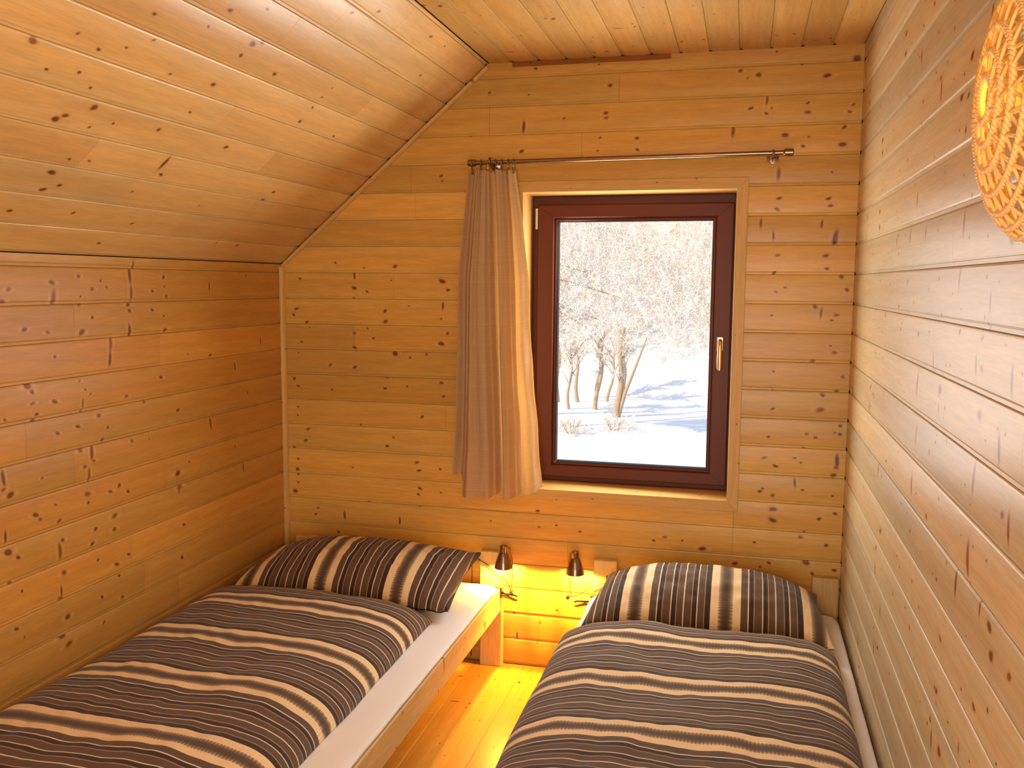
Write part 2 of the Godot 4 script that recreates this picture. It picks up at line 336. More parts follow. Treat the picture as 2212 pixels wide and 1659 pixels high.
# a sheet of pine boards, one board to a strip, with knots at the given places (along the board, strip + share of its width, radius in mm; minus = drawn out across the board)
func pine_sheet(strips: int, length: float, knots: Array, sd: int, scattered: float, base: Vector3, other := Vector3.ZERO, from := 99) -> ImageTexture:
	var sw := 128
	var sh := 2048
	var a := noise_image(sw, sh, 0.05, sd, 3)
	var b := noise_image(sw, sh, 0.22, sd + 1, 2)
	var c := noise_image(sw, sh, 0.012, sd + 2, 2)
	var data := PackedByteArray()
	data.resize(sw * sh * 3)
	var r := RandomNumberGenerator.new()
	r.seed = sd
	var tone := []
	for s in strips:
		tone.append([r.randf_range(0.93, 1.04), r.randf_range(-0.03, 0.03), r.randf_range(0.3, 0.7)])
	for y in sh:
		var s: int = mini(int(float(y) * strips / sh), strips - 1)
		var t: float = float(y) * strips / sh - s
		var tn: Array = tone[s]
		var bc := other if s >= from else base
		var heart: float = exp(-pow((t - tn[2]) / 0.22, 2.0))
		for x in sw:
			var i := y * sw + x
			var g: float = (a[i] - 128.0) / 128.0
			var f: float = (b[i] - 128.0) / 128.0
			var l: float = (c[i] - 128.0) / 128.0
			var k: float = tn[0] * (1.0 + 0.055 * g + 0.045 * f + 0.03 * l)
			var warm: float = 0.5 * heart * (0.6 + 0.35 * g) + tn[1] * 6.0
			var o := i * 3
			data[o] = clampi(int(bc.x * k), 0, 255)
			data[o + 1] = clampi(int((bc.y - 5.0 * warm) * (k - 0.02 * heart)), 0, 255)
			data[o + 2] = clampi(int((bc.z - 8.0 * warm) * (k - 0.05 * heart)), 0, 255)
	var im := Image.create_from_data(sw, sh, false, Image.FORMAT_RGB8, data)
	im.resize(2048, 2048, Image.INTERPOLATE_CUBIC)
	var ppx := 2048.0 / length
	var ppy := 2048.0 / (strips * PITCH)
	var spots := []
	var i := 0
	while i < knots.size():
		spots.append([knots[i], knots[i + 1], knots[i + 2]])
		i += 3
	for s in strips:
		var x: float = r.randf_range(0.0, 0.3)
		while x < length and scattered > 0.0:
			if r.randf() < scattered:
				var big: float = r.randf_range(4.5, 8.5)
				spots.append([x, s + r.randf_range(0.12, 0.42), big * (1.0 if r.randf() < 0.7 else -1.0)])
				if r.randf() < 0.75:
					spots.append([x + r.randf_range(-0.015, 0.015), s + r.randf_range(0.58, 0.9), r.randf_range(4.0, 8.0)])
			for q in 2:
				spots.append([x + r.randf_range(0.05, 0.4), s + r.randf_range(0.1, 0.9), r.randf_range(2.0, 3.6)])
			x += r.randf_range(0.26, 0.46)
	for k in spots:
		var cx: float = fposmod(k[0], length) * ppx
		var cy: float = k[1] * PITCH * ppy
		var rad: float = absf(k[2]) * 0.001 * r.randf_range(0.82, 1.02)
		var rx: float = rad * ppx * (0.62 if k[2] < 0 else r.randf_range(0.9, 1.35))
		var ry: float = rad * ppy * (2.4 if k[2] < 0 else r.randf_range(0.7, 0.95))
		var tilt: float = r.randf_range(-0.5, 0.5)
		var bend: float = r.randf_range(-0.25, 0.25)
		var s0: int = int(k[1])
		var y0: int = maxi(int(cy - ry * 2.6), int(s0 * PITCH * ppy))
		var y1: int = mini(int(cy + ry * 2.6) + 1, int((s0 + 1) * PITCH * ppy))
		var dark := Color(0.39, 0.195, 0.06) if r.randf() < 0.6 else Color(0.51, 0.29, 0.11)
		var halo := Color(0.70, 0.48, 0.25)
		var pale := Color(0.90, 0.74, 0.52)
		for y in range(y0, mini(y1, 2048)):
			for x in range(int(cx - rx * 5.0), int(cx + rx * 5.0) + 1):
				var dx := (x - cx) / rx
				var dy := (y - cy) / ry
				dx += dy * tilt + bend * (dy * dy - 1.0)
				var d := sqrt(dx * dx + dy * dy)
				var xx: int = posmod(x, 2048)
				var p := im.get_pixel(xx, y)
				var streak: float = 0.30 * exp(-dy * dy * 1.2) * exp(-absf(dx) * 0.55)
				p = p.lerp(pale, 0.35 * exp(-pow((d - 2.4) / 0.9, 2.0)) * exp(-dy * dy * 0.6))
				p = p.lerp(halo, clampf(streak + 0.6 * exp(-d * d * 0.4), 0.0, 0.8))
				if d < 1.5:
					var cr := dark
					if d < 0.5:
						cr = dark.lerp(Color(0.55, 0.33, 0.16), 0.4)
					p = p.lerp(cr, clampf((1.5 - d) / 0.95, 0.0, 0.88))
				im.set_pixel(xx, y, p)
	return ImageTexture.create_from_image(im)


func wood(tex: Texture2D, tint := Color.WHITE, rough := 0.38) -> StandardMaterial3D:
	var m := StandardMaterial3D.new()
	m.albedo_texture = tex
	m.albedo_color = tint
	m.roughness = rough
	m.metallic_specular = 0.3
	m.vertex_color_use_as_albedo = true
	m.texture_filter = BaseMaterial3D.TEXTURE_FILTER_LINEAR_WITH_MIPMAPS_ANISOTROPIC
	return m


func plain(c: Color, rough := 0.6, metal := 0.0, spec := 0.5) -> StandardMaterial3D:
	var m := StandardMaterial3D.new()
	m.albedo_color = c
	m.roughness = rough
	m.metallic = metal
	m.metallic_specular = spec
	return m


# the striped bed linen: one repeat of the stripes along v
func stripe_texture() -> ImageTexture:
	var n := 1024
	var w := 256
	var beige := Color8(232, 204, 160)
	var brown := Color8(97, 75, 58)
	var dark := Color8(64, 47, 35)
	var white := Color8(224, 205, 178)
	var tan_ := Color8(164, 134, 104)
	var bands := [[0.085, beige], [0.245, null], [0.33, beige], [0.405, brown], [0.417, white], [0.468, dark], [0.478, tan_], [0.56, brown], [0.572, white], [0.622, dark], [0.632, tan_], [0.70, brown], [0.712, white], [0.79, brown], [0.80, tan_], [0.85, dark], [0.862, white], [0.93, brown], [0.94, tan_], [1.01, dark]]
	var im := Image.create(w, n, false, Image.FORMAT_RGB8)
	var r := RandomNumberGenerator.new()
	r.seed = 77
	for y in n:
		var t := float(y) / n
		var c = null
		for b in bands:
			if t < b[0]:
				c = b[1]
				break
		var thread := r.randf_range(0.95, 1.05)
		for x in w:
			var p: Color
			if c == null:
				# the shaded band between the two pale stripes: dark threads crowd towards its middle
				var q: float = absf((t - 0.165) / 0.08)
				var on: bool = (x / 4) % 2 == 0
				p = brown.lerp(dark, 0.25).lerp(beige, clampf(pow(q, 2.2) * (0.95 if on else 0.55), 0.0, 1.0))
			else:
				p = c
			var k := thread * (1.0 + 0.05 * sin(x * 1.9) + r.randf_range(-0.03, 0.03))
			im.set_pixel(x, y, Color(p.r * k, p.g * k, p.b * k))
	im.generate_mipmaps()
	return ImageTexture.create_from_image(im)


func linen_texture() -> ImageTexture:
	var n := 512
	var im := Image.create(n, n, false, Image.FORMAT_RGB8)
	var r := RandomNumberGenerator.new()
	r.seed = 9
	var col := PackedFloat32Array()
	var row := PackedFloat32Array()
	for i in n:
		col.append(r.randf_range(0.88, 1.08))
		row.append(r.randf_range(0.90, 1.06))
	for y in n:
		for x in n:
			var k: float = 0.5 * (col[x] + row[(y + (x / 64)) % n]) * (1.0 + 0.06 * sin(x * 1.6) * sin(y * 1.6)) + r.randf_range(-0.03, 0.03)
			im.set_pixel(x, y, Color(0.80 * k, 0.67 * k, 0.50 * k))
	return ImageTexture.create_from_image(im)


# knots of a wall as strip numbers of its sheet: height above the floor in boards
func as_strips(list: Array, first := 0.0) -> Array:
	var out := []
	var i := 0
	while i < list.size():
		out.append_array([list[i], first + list[i + 1] / PITCH, list[i + 2]])
		i += 3
	return out


func make_materials() -> void:
	var tb := pine_sheet(24, 2.4, as_strips(KB), 101, 0.0, Vector3(214, 165, 82))
	var tl := pine_sheet(28, 2.4, as_strips(KL) + as_strips(KS, 16.0), 202, 0.0, Vector3(196, 142, 68), Vector3(216, 177, 114), 16)
	var tr := pine_sheet(24, 3.0, as_strips(KR), 303, 0.25, Vector3(205, 184, 146))
	var tg := pine_sheet(24, 2.4, [], 404, 0.28, Vector3(208, 164, 96))
	M.back = wood(tb)
	M.left = wood(tl)
	M.slope = wood(tl, Color.WHITE, 0.30)
	M.slope.metallic_specular = 0.5
	M.back.metallic_specular = 0.36
	M.back.roughness = 0.32
	M.right = wood(tr)
	M.right.metallic_specular = 0.2
	M.pine = wood(tg)
	M.floor = wood(tg, Color(1.0, 0.93, 0.75), 0.35)
	M.bed = wood(tr, Color(1.0, 0.94, 0.80), 0.5)
	M.bed.vertex_color_use_as_albedo = false
	M.shell = plain(Color(0.30, 0.20, 0.12), 0.9)
	var st := stripe_texture()
	M.stripe = StandardMaterial3D.new()
	M.stripe.albedo_texture = st
	M.stripe.roughness = 0.85
	M.stripe.metallic_specular = 0.25
	M.stripe.rim_enabled = true
	M.stripe.rim = 0.25
	M.stripe.rim_tint = 0.5
	M.linen = StandardMaterial3D.new()
	M.linen.albedo_texture = linen_texture()
	M.linen.uv1_scale = Vector3(6, 6, 6)
	M.linen.roughness = 0.9
	M.linen.metallic_specular = 0.2
	M.linen.backlight_enabled = true
	M.linen.backlight = Color(0.8, 0.68, 0.48)
	M.linen.cull_mode = BaseMaterial3D.CULL_DISABLED
	M.sheet = plain(Color(0.93, 0.915, 0.905), 0.9, 0.0, 0.2)
	M.pillow_back = plain(Color(0.80, 0.69, 0.54), 0.9, 0.0, 0.2)
	M.mahogany = plain(Color(0.37, 0.165, 0.078), 0.45, 0.0, 0.35)
	M.gasket = plain(Color(0.05, 0.04, 0.04), 0.6)
	M.glass = plain(Color(1, 1, 1, 0.02), 0.0, 0.0, 0.5)
	M.glass.transparency = BaseMaterial3D.TRANSPARENCY_ALPHA
	M.brass = plain(Color(0.80, 0.69, 0.52), 0.28, 1.0)
	M.bronze = plain(Color(0.56, 0.46, 0.37), 0.27, 1.0)
	M.steel = plain(Color(0.80, 0.74, 0.68), 0.25, 1.0)
	M.hinge = plain(Color(0.85, 0.83, 0.80), 0.4)
	M.black = plain(Color(0.06, 0.05, 0.045), 0.5)
	M.rattan = plain(Color(0.93, 0.74, 0.42), 0.55)
	M.snow = plain(Color(0.95, 0.94, 0.93), 0.9, 0.0, 0.2)
	M.frost = plain(Color(0.93, 0.91, 0.88), 0.9, 0.0, 0.2)
	M.bark = plain(Color(0.66, 0.59, 0.51), 0.9, 0.0, 0.2)


func glow(c: Color, e: float) -> StandardMaterial3D:
	var m := plain(c, 0.5)
	m.emission_enabled = true
	m.emission = c
	m.emission_energy_multiplier = e
	return m


# ---------------------------------------------------------------- shell
func structure(o: Node3D, label := "") -> Node3D:
	o.set_meta("kind", "structure")
	if label:
		o.set_meta("label", label)
	return o


func slab(called: String, boxes: Array, label: String) -> MeshInstance3D:
	var s := Shape.new()
	for b in boxes:
		s.chamfer_box(b[0], b[1], 0.001)
	var o := part(called, s.mesh(), M.shell)
	structure(o, label)
	return o


func span(x0: float, x1: float, y0: float, y1: float, z0: float, z1: float) -> Array:
	return [Vector3((x0 + x1) / 2, (y0 + y1) / 2, (z0 + z1) / 2), Vector3(x1 - x0, y1 - y0, z1 - z0)]


var wall_back: Node3D
var wall_left: Node3D
var wall_right: Node3D
var ceiling: Node3D
var slope: Node3D
var floor_: Node3D

func build_shell() -> void:
	var t := 0.02
	wall_back = slab("wall_back", [
		span(-0.3, WX0 - 0.02, -0.25, 2.75, -0.26, -t), span(WX1 + 0.02, W + 0.3, -0.25, 2.75, -0.26, -t),
		span(WX0 - 0.02, WX1 + 0.02, -0.25, WY0 - 0.02, -0.26, -t), span(WX0 - 0.02, WX1 + 0.02, WY1 + 0.02, 2.75, -0.26, -t)], "gable wall of horizontal pine boards with the window")
	wall_left = slab("wall_left", [span(-0.28, -t, -0.25, HK + 0.1, -0.2, ZE + 0.2)], "low knee wall of pine boards beside the left bed")
	wall_right = slab("wall_right", [span(W + t, W + 0.28, -0.25, 2.75, -0.2, ZE + 0.2)], "full height pine board wall with the woven lamp")
	ceiling = slab("ceiling", [span(XR - 0.1, W + 0.3, HC + t, HC + 0.25, -0.2, ZE + 0.2)], "flat pine board ceiling")
	floor_ = slab("floor", [span(-0.3, W + 0.3, -0.25, -t, -0.2, ZE + 0.2)], "varnished pine plank floor between the beds")
	var s := Shape.new()
	var d := Vector3(XR, HC - HK, 0).normalized()
	var nn := Vector3(-d.y, d.x, 0)
	var a := Vector3(0, HK, 0) + nn * t - d * 0.25
	var b := Vector3(XR, HC, 0) + nn * t + d * 0.2
	var c2 := nn * 0.2
	for e in [[a, b, -nn], [a + c2, b + c2, nn]]:
		s.quad(e[0] + Vector3(0, 0, -0.2), e[1] + Vector3(0, 0, -0.2), e[1] + Vector3(0, 0, ZE + 0.2), e[0] + Vector3(0, 0, ZE + 0.2), e[2])
	for e in [[a, -d], [b, d]]:
		s.quad(e[0] + Vector3(0, 0, -0.2), e[0] + c2 + Vector3(0, 0, -0.2), e[0] + c2 + Vector3(0, 0, ZE + 0.2), e[0] + Vector3(0, 0, ZE + 0.2), e[1])
	for z in [-0.2, ZE + 0.2]:
		s.quad(a + Vector3(0, 0, z), b + Vector3(0, 0, z), b + c2 + Vector3(0, 0, z), a + c2 + Vector3(0, 0, z), Vector3(0, 0, signf(z)))
	slope = part("sloped_ceiling", s.mesh(), M.shell)
	structure(slope, "sloping pine board ceiling above the left bed")
	var rear := Shape.new()
	for rb in [span(-0.3, 1.58, -0.25, 2.75, ZE, ZE + 0.24), span(2.28, W + 0.3, -0.25, 2.75, ZE, ZE + 0.24), span(1.58, 2.28, -0.25, 0.0, ZE, ZE + 0.24), span(1.58, 2.28, 2.08, 2.75, ZE, ZE + 0.24)]:
		rear.chamfer_box(rb[0], rb[1], 0.001, 3.0)
	structure(part("wall_rear", rear.mesh(), M.pine), "plain pine wall at the rear end of the room")
	var door := Node3D.new()
	door.name = "door_1"
	add_child(door)
	structure(door, "glazed pine door in the rear wall")
	mitred(door, "door_frame", M.pine, Rect2(1.581, 0.001, 0.698, 2.078), Rect2(1.66, 0.20, 0.54, 1.76), ZE + 0.02, ZE + 0.075, 0.003)
	var dg := Shape.new()
	dg.chamfer_box(Vector3(1.93, 1.08, ZE + 0.05), Vector3(0.54, 1.76, 0.006), 0.0005)
	part("pane", dg.mesh(), M.glass, door)


# One board: starts at o, runs along d; u points across it, nn into the room. s0 and s1: its ends at the lower and at the upper edge.
func board(parent: Node3D, mat: Material, o: Vector3, d: Vector3, u: Vector3, nn: Vector3, s0: Array, s1: Array, strip: float, strips: float, length: float, prof := 0, t_min := 0.0, t_max := PITCH, clamp0 := -9.0) -> void:
	var pr: Array
	var b := 0.0004
	if prof == 0:     # softline board: the tongue shows as a narrow flat beside the rounded face
		pr = [[b, -0.0045], [0.008, -0.0045], [0.0088, -0.0022], [0.0125, -0.0006], [0.032, 0.0008], [0.058, 0.0014], [0.085, 0.0008], [0.1050, -0.0006], [0.1080, -0.0014], [PITCH - b, -0.0032]]
	else:             # floor board
		pr = [[b, -0.0012], [0.0015, -0.0002], [0.055, 0.0], [PITCH - 0.0015, -0.0002], [PITCH - b, -0.0012]]
	var s := Shape.new()
	# boards differ: some paler, some redder
	var kt := rng.randf_range(0.86, 1.04)
	var kw := rng.randf_range(-0.05, 0.05)
	s.tone = Color(kt, kt * (1.0 - kw), kt * (1.0 - 2.2 * kw))
	var top := []
	var lo := []
	for p in pr:
		var tt: float = clampf(p[0], t_min, t_max)
		var f: float = tt / PITCH
		var a: float = maxf(lerpf(s0[0], s0[1], f), clamp0)
		var e: float = lerpf(s1[0], s1[1], f)
		top.append([o + d * a + u * tt + nn * p[1], o + d * e + u * tt + nn * p[1], a, e, tt])
		lo.append([o + d * a + u * tt - nn * 0.019, o + d * e + u * tt - nn * 0.019, a, e, tt])
	var uv := func(al: float, tt: float) -> Vector2:
		return Vector2(al / length, (strip + clampf(tt / PITCH, 0.03, 0.97)) / strips)
	for i in top.size() - 1:
		var p: Array = top[i]
		var q: Array = top[i + 1]
		if q[4] - p[4] < 1e-5:
			continue
		var sl: float = (pr[i + 1][1] - pr[i][1]) / maxf(pr[i + 1][0] - pr[i][0], 1e-5)
		var np := (nn - u * sl).normalized()
		var n0 := np
		var n1 := np
		if prof == 0 and i >= 3 and i <= 6:
			var sp: float = (pr[i][1] - pr[i - 1][1]) / (pr[i][0] - pr[i - 1][0])
			var sn: float = (pr[i + 2][1] - pr[i + 1][1]) / (pr[i + 2][0] - pr[i + 1][0])
			n0 = (nn - u * (sl + sp) / 2).normalized() if i > 3 else np
			n1 = (nn - u * (sl + sn) / 2).normalized() if i < 6 else np
		var ua: Vector2 = uv.call(p[2], p[4])
		var ub: Vector2 = uv.call(p[3], p[4])
		var uc: Vector2 = uv.call(q[3], q[4])
		var ud: Vector2 = uv.call(q[2], q[4])
		s.tri(p[0], p[1], q[1], n0, n0, n1, ua, ub, uc)
		s.tri(p[0], q[1], q[0], n0, n1, n1, ua, uc, ud)
		s.quad(p[0], q[0], lo[i + 1][0], lo[i][0], -d, ua, ud, ud, ua)
		s.quad(p[1], q[1], lo[i + 1][1], lo[i][1], d, ub, uc, uc, ub)
	var k := top.size() - 1
	s.quad(top[0][0], top[0][1], lo[0][1], lo[0][0], -u)
	s.quad(top[k][0], top[k][1], lo[k][1], lo[k][0], u)
	s.quad(lo[0][0], lo[0][1], lo[k][1], lo[k][0], -nn)
	part("plank", s.mesh(), mat, parent)


func cut(a: float, b: float, joints: Array) -> Array:
	var out := []
	var at := a
	for j in joints:
		if j > at + 0.02 and j < b - 0.02:
			out.append([at, j - 0.0004])
			at = j + 0.0004
	out.append([at, b])
	return out


func build_boards() -> void:
	var X := Vector3(1, 0, 0)
	var Y := Vector3(0, 1, 0)
	var Z := Vector3(0, 0, 1)
	# gable wall: rows of boards, stopped at the slope and at the window
	var joints := {5: [1.937], 6: [1.937], 20: [0.935], 18: [0.60], 19: [1.312], 21: [1.456], 4: [1.278], 17: [0.62], 12: [0.34], 9: [0.75], 14: [0.52], 1: [1.16]}
	var run := XR / (HC - HK)
	for r in 23:
		var y0 := r * PITCH
		var t1 := minf(PITCH, HC - y0)
		var l0 := (y0 - HK) * run
		var l1 := (y0 + PITCH - HK) * run
		var spans := [[0.0, W]]
		var in_window := y0 + PITCH > WY0 + 0.02 and y0 < WY1
		var lo_clip := 0.0
		if in_window:
			spans = [[0.0, WX0 - 0.02], [WX1 + 0.02, W]]
		for sp in spans:
			for c in cut(sp[0], sp[1], joints.get(r, [])):
				var first: bool = c[0] == 0.0
				board(wall_back, M.back, Vector3(0, y0, 0), X, Y, Z, [l0, l1] if first else [c[0], c[0]], [c[1], c[1]], r, 24.0, 2.4, 0, lo_clip, t1, 0.0 if first else -9.0)
	# knee wall
	var jl := {13: [1.278], 12: [0.868], 9: [1.305], 10: [1.49], 4: [0.806, 1.9], 5: [0.995], 6: [1.057], 8: [0.863], 14: [1.75], 7: [1.62]}
	for r in 16:
		var y0 := r * PITCH
		for c in cut(0.0, ZE, jl.get(r, []) + [2.35 + 0.13 * (r % 4)]):
			board(wall_left, M.left, Vector3(0, y0, 0), Z, Y, X, [c[0], c[0]], [c[1], c[1]], r, 28.0, 2.4, 0, 0.0, minf(PITCH, HK - y0))
	# right wall
	var jr := {12: [2.2], 15: [1.66], 18: [1.0], 9: [1.45], 6: [0.8], 3: [1.3], 2: [1.95]}
	for r in 23:
		var y0 := r * PITCH
		for c in cut(0.0, ZE, jr.get(r, []) + [2.75 + 0.17 * (r % 5)]):
			board(wall_right, M.right, Vector3(W, y0, 0), Z, Y, -X, [c[0], c[0]], [c[1], c[1]], r, 24.0, 3.0, 0, 0.0, minf(PITCH, HC - y0))
	# slope
	var d := Vector3(XR, HC - HK, 0)
	var sl := d.length()
	d = d.normalized()
	var js := {1: [0.92], 2: [0.62, 1.3], 3: [1.55], 4: [0.78], 5: [1.18], 6: [0.4], 7: [0.55], 8: [1.25], 9: [0.3, 1.1], 10: [0.8]}
	for r in 12:
		var y0 := r * PITCH
		if y0 > sl:
			break
		for c in cut(0.0, ZE, js.get(r, []) + [2.1 + 0.19 * (r % 4)]):
			board(slope, M.slope, Vector3(0, HK, 0) + d * y0, Z, d, Vector3(d.y, -d.x, 0), [c[0], c[0]], [c[1], c[1]], 16 + r, 28.0, 2.4, 0, 0.0, minf(PITCH, sl - y0))
	# ceiling, boards along the room
	for r in 13:
		var x0 := W - (r + 1) * PITCH
		var cutoff := maxf(0.0, XR + 0.006 - x0)
		for c in cut(0.0, ZE, [[0.9], [], [1.4], [], [0.55], [], [], [1.1], [], [0.7], [], [], [1.3]][r] + [2.2 + 0.23 * (r % 3)]):
			board(ceiling, M.pine, Vector3(x0, HC, 0), Z, X, -Y, [c[0], c[0]], [c[1], c[1]], (r * 5) % 24, 24.0, 2.4, 0, cutoff, PITCH)
	# floor, boards along the room
	for r in 22:
		var x0 := r * PITCH
		for c in cut(0.0, ZE, [0.45 + fmod(r * 0.61, 1.4), 2.6 + 0.2 * (r % 3)]):
			board(floor_, M.floor, Vector3(x0, 0, 0), Z, X, Y, [c[0], c[0]], [c[1], c[1]], (r * 7 + 3) % 24, 24.0, 2.4, 1, 0.0, minf(PITCH, W - x0))


func build_trims() -> void:
	# corner strip between knee wall and gable wall
	var s := Shape.new()
	var prof := PackedVector2Array()
	for k in 7:
		prof.append(Vector2(sin(k * PI / 12) * 0.020, cos(k * PI / 12) * 0.020))
	var quarter := func(sh: Shape, o: Vector3, e: Vector3, a: Vector3, b: Vector3, strip: float) -> void:
		var ln: float = (e - o).length()
		for k in 6:
			var p: Vector2 = prof[k]
			var q: Vector2 = prof[k + 1]
			var n0: Vector3 = (a * p.x + b * p.y).normalized()
			var n1: Vector3 = (a * q.x + b * q.y).normalized()
			var v0 := (strip + 0.3 + 0.05 * k) / 24.0
			var v1 := (strip + 0.35 + 0.05 * k) / 24.0
			sh.tri(o + a * p.x + b * p.y, e + a * p.x + b * p.y, e + a * q.x + b * q.y, n0, n0, n1, Vector2(0, v0), Vector2(ln / 2.4, v0), Vector2(ln / 2.4, v1))
			sh.tri(o + a * p.x + b * p.y, e + a * q.x + b * q.y, o + a * q.x + b * q.y, n0, n1, n1, Vector2(0, v0), Vector2(ln / 2.4, v1), Vector2(0, v1))
			var dd: Vector3 = (e - o).normalized()
			sh.tri(o, o + a * p.x + b * p.y, o + a * q.x + b * q.y, -dd, -dd, -dd)
			sh.tri(e, e + a * p.x + b * p.y, e + a * q.x + b * q.y, dd, dd, dd)
		sh.quad(o, e, e + a * 0.02, o + a * 0.02, -b)
		sh.quad(o, e, e + b * 0.02, o + b * 0.02, -a)
	quarter.call(s, Vector3(0.0, 0.0, 0.0), Vector3(0.0, HK - 0.012, 0.0), Vector3(1, 0, 0), Vector3(0, 0, 1), 6.0)
	structure(part("trim_1", s.mesh(), M.pine), "upright quarter round strip in the left corner")
	# cover strip along the slope on the gable wall
	s = Shape.new()
	var d := Vector3(XR, HC - HK, 0).normalized()
	var nn := Vector3(d.y, -d.x, 0)
	quarter.call(s, Vector3(0, HK, 0) + nn * 0.006 + d * 0.02, Vector3(XR, HC, 0) + nn * 0.006 - d * 0.012, nn * 0.75, Vector3(0, 0, 0.75), 9.0)
	structure(part("trim_2", s.mesh(), M.pine), "slanting cover strip where the slope meets the gable wall")
	# thin filler strip at the ceiling
	s = Shape.new()
	s.chamfer_box(Vector3(1.34, HC - 0.010, 0.005), Vector3(0.62, 0.018, 0.009), 0.001, 14.0)
	structure(part("trim_3", s.mesh(), wood(M.pine.albedo_texture, Color(0.72, 0.55, 0.42))), "thin darker filler strip under the ceiling above the window")


# ---------------------------------------------------------------- window
# a mitred frame of four bars between an outer and an inner rectangle, each bar its own mesh
func mitred(parent: Node3D, called: String, mat: Material, o: Rect2, i: Rect2, z0: float, z1: float, bev: float, strip := 2.0) -> void:
	var oc := [Vector2(o.position.x, o.position.y), Vector2(o.end.x, o.position.y), o.end, Vector2(o.position.x, o.end.y)]
	var ic := [Vector2(i.position.x, i.position.y), Vector2(i.end.x, i.position.y), i.end, Vector2(i.position.x, i.end.y)]
	for k in 4:
		var a: Vector2 = oc[k]
		var b: Vector2 = oc[(k + 1) % 4]
		var c: Vector2 = ic[(k + 1) % 4]
		var e: Vector2 = ic[k]
		var dir := (b - a).normalized()
		var inward := Vector2(-dir.y, dir.x)
		if inward.dot(e - a) < 0:
			inward = -inward
		var gap := dir * 0.0004
		a += gap
		e += gap
		b -= gap
		c -= gap
		var wdt := inward.dot(e - a)
		var at := func(s: float, w: float, z: float) -> Vector3:
			var p: Vector2 = a.lerp(e, w / wdt)
			var q: Vector2 = b.lerp(c, w / wdt)
			var m: Vector2 = p.lerp(q, s)
			return Vector3(m.x, m.y, z)
		var sh := Shape.new()
		var pr := [[0.0, z0], [0.0, z1 - bev], [bev, z1], [wdt - bev, z1], [wdt, z1 - bev], [wdt, z0]]
		var ln := (b - a).length()
		for j in 6:
			var p: Array = pr[j]
			var q: Array = pr[(j + 1) % 6]
			var dn := Vector2(q[1] - p[1], -(q[0] - p[0])).normalized()
			var n3 := Vector3(inward.x * -dn.x, inward.y * -dn.x, -dn.y)
			var v0: float = (strip + 0.2 + 0.6 * p[0] / wdt) / 24.0
			var v1: float = (strip + 0.2 + 0.6 * q[0] / wdt) / 24.0
			sh.quad(at.call(0.0, p[0], p[1]), at.call(1.0, p[0], p[1]), at.call(1.0, q[0], q[1]), at.call(0.0, q[0], q[1]), n3, Vector2(0, v0), Vector2(ln / 2.4, v0), Vector2(ln / 2.4, v1), Vector2(0, v1))
		for sE in [0.0, 1.0]:
			var n2: Vector2 = dir if sE == 1.0 else -dir
			for j in range(1, 5):
				sh.tri(at.call(sE, pr[0][0], pr[0][1]), at.call(sE, pr[j][0], pr[j][1]), at.call(sE, pr[j + 1][0], pr[j + 1][1]), Vector3(n2.x, n2.y, 0), Vector3(n2.x, n2.y, 0), Vector3(n2.x, n2.y, 0))
		part(called, sh.mesh(), mat, parent)


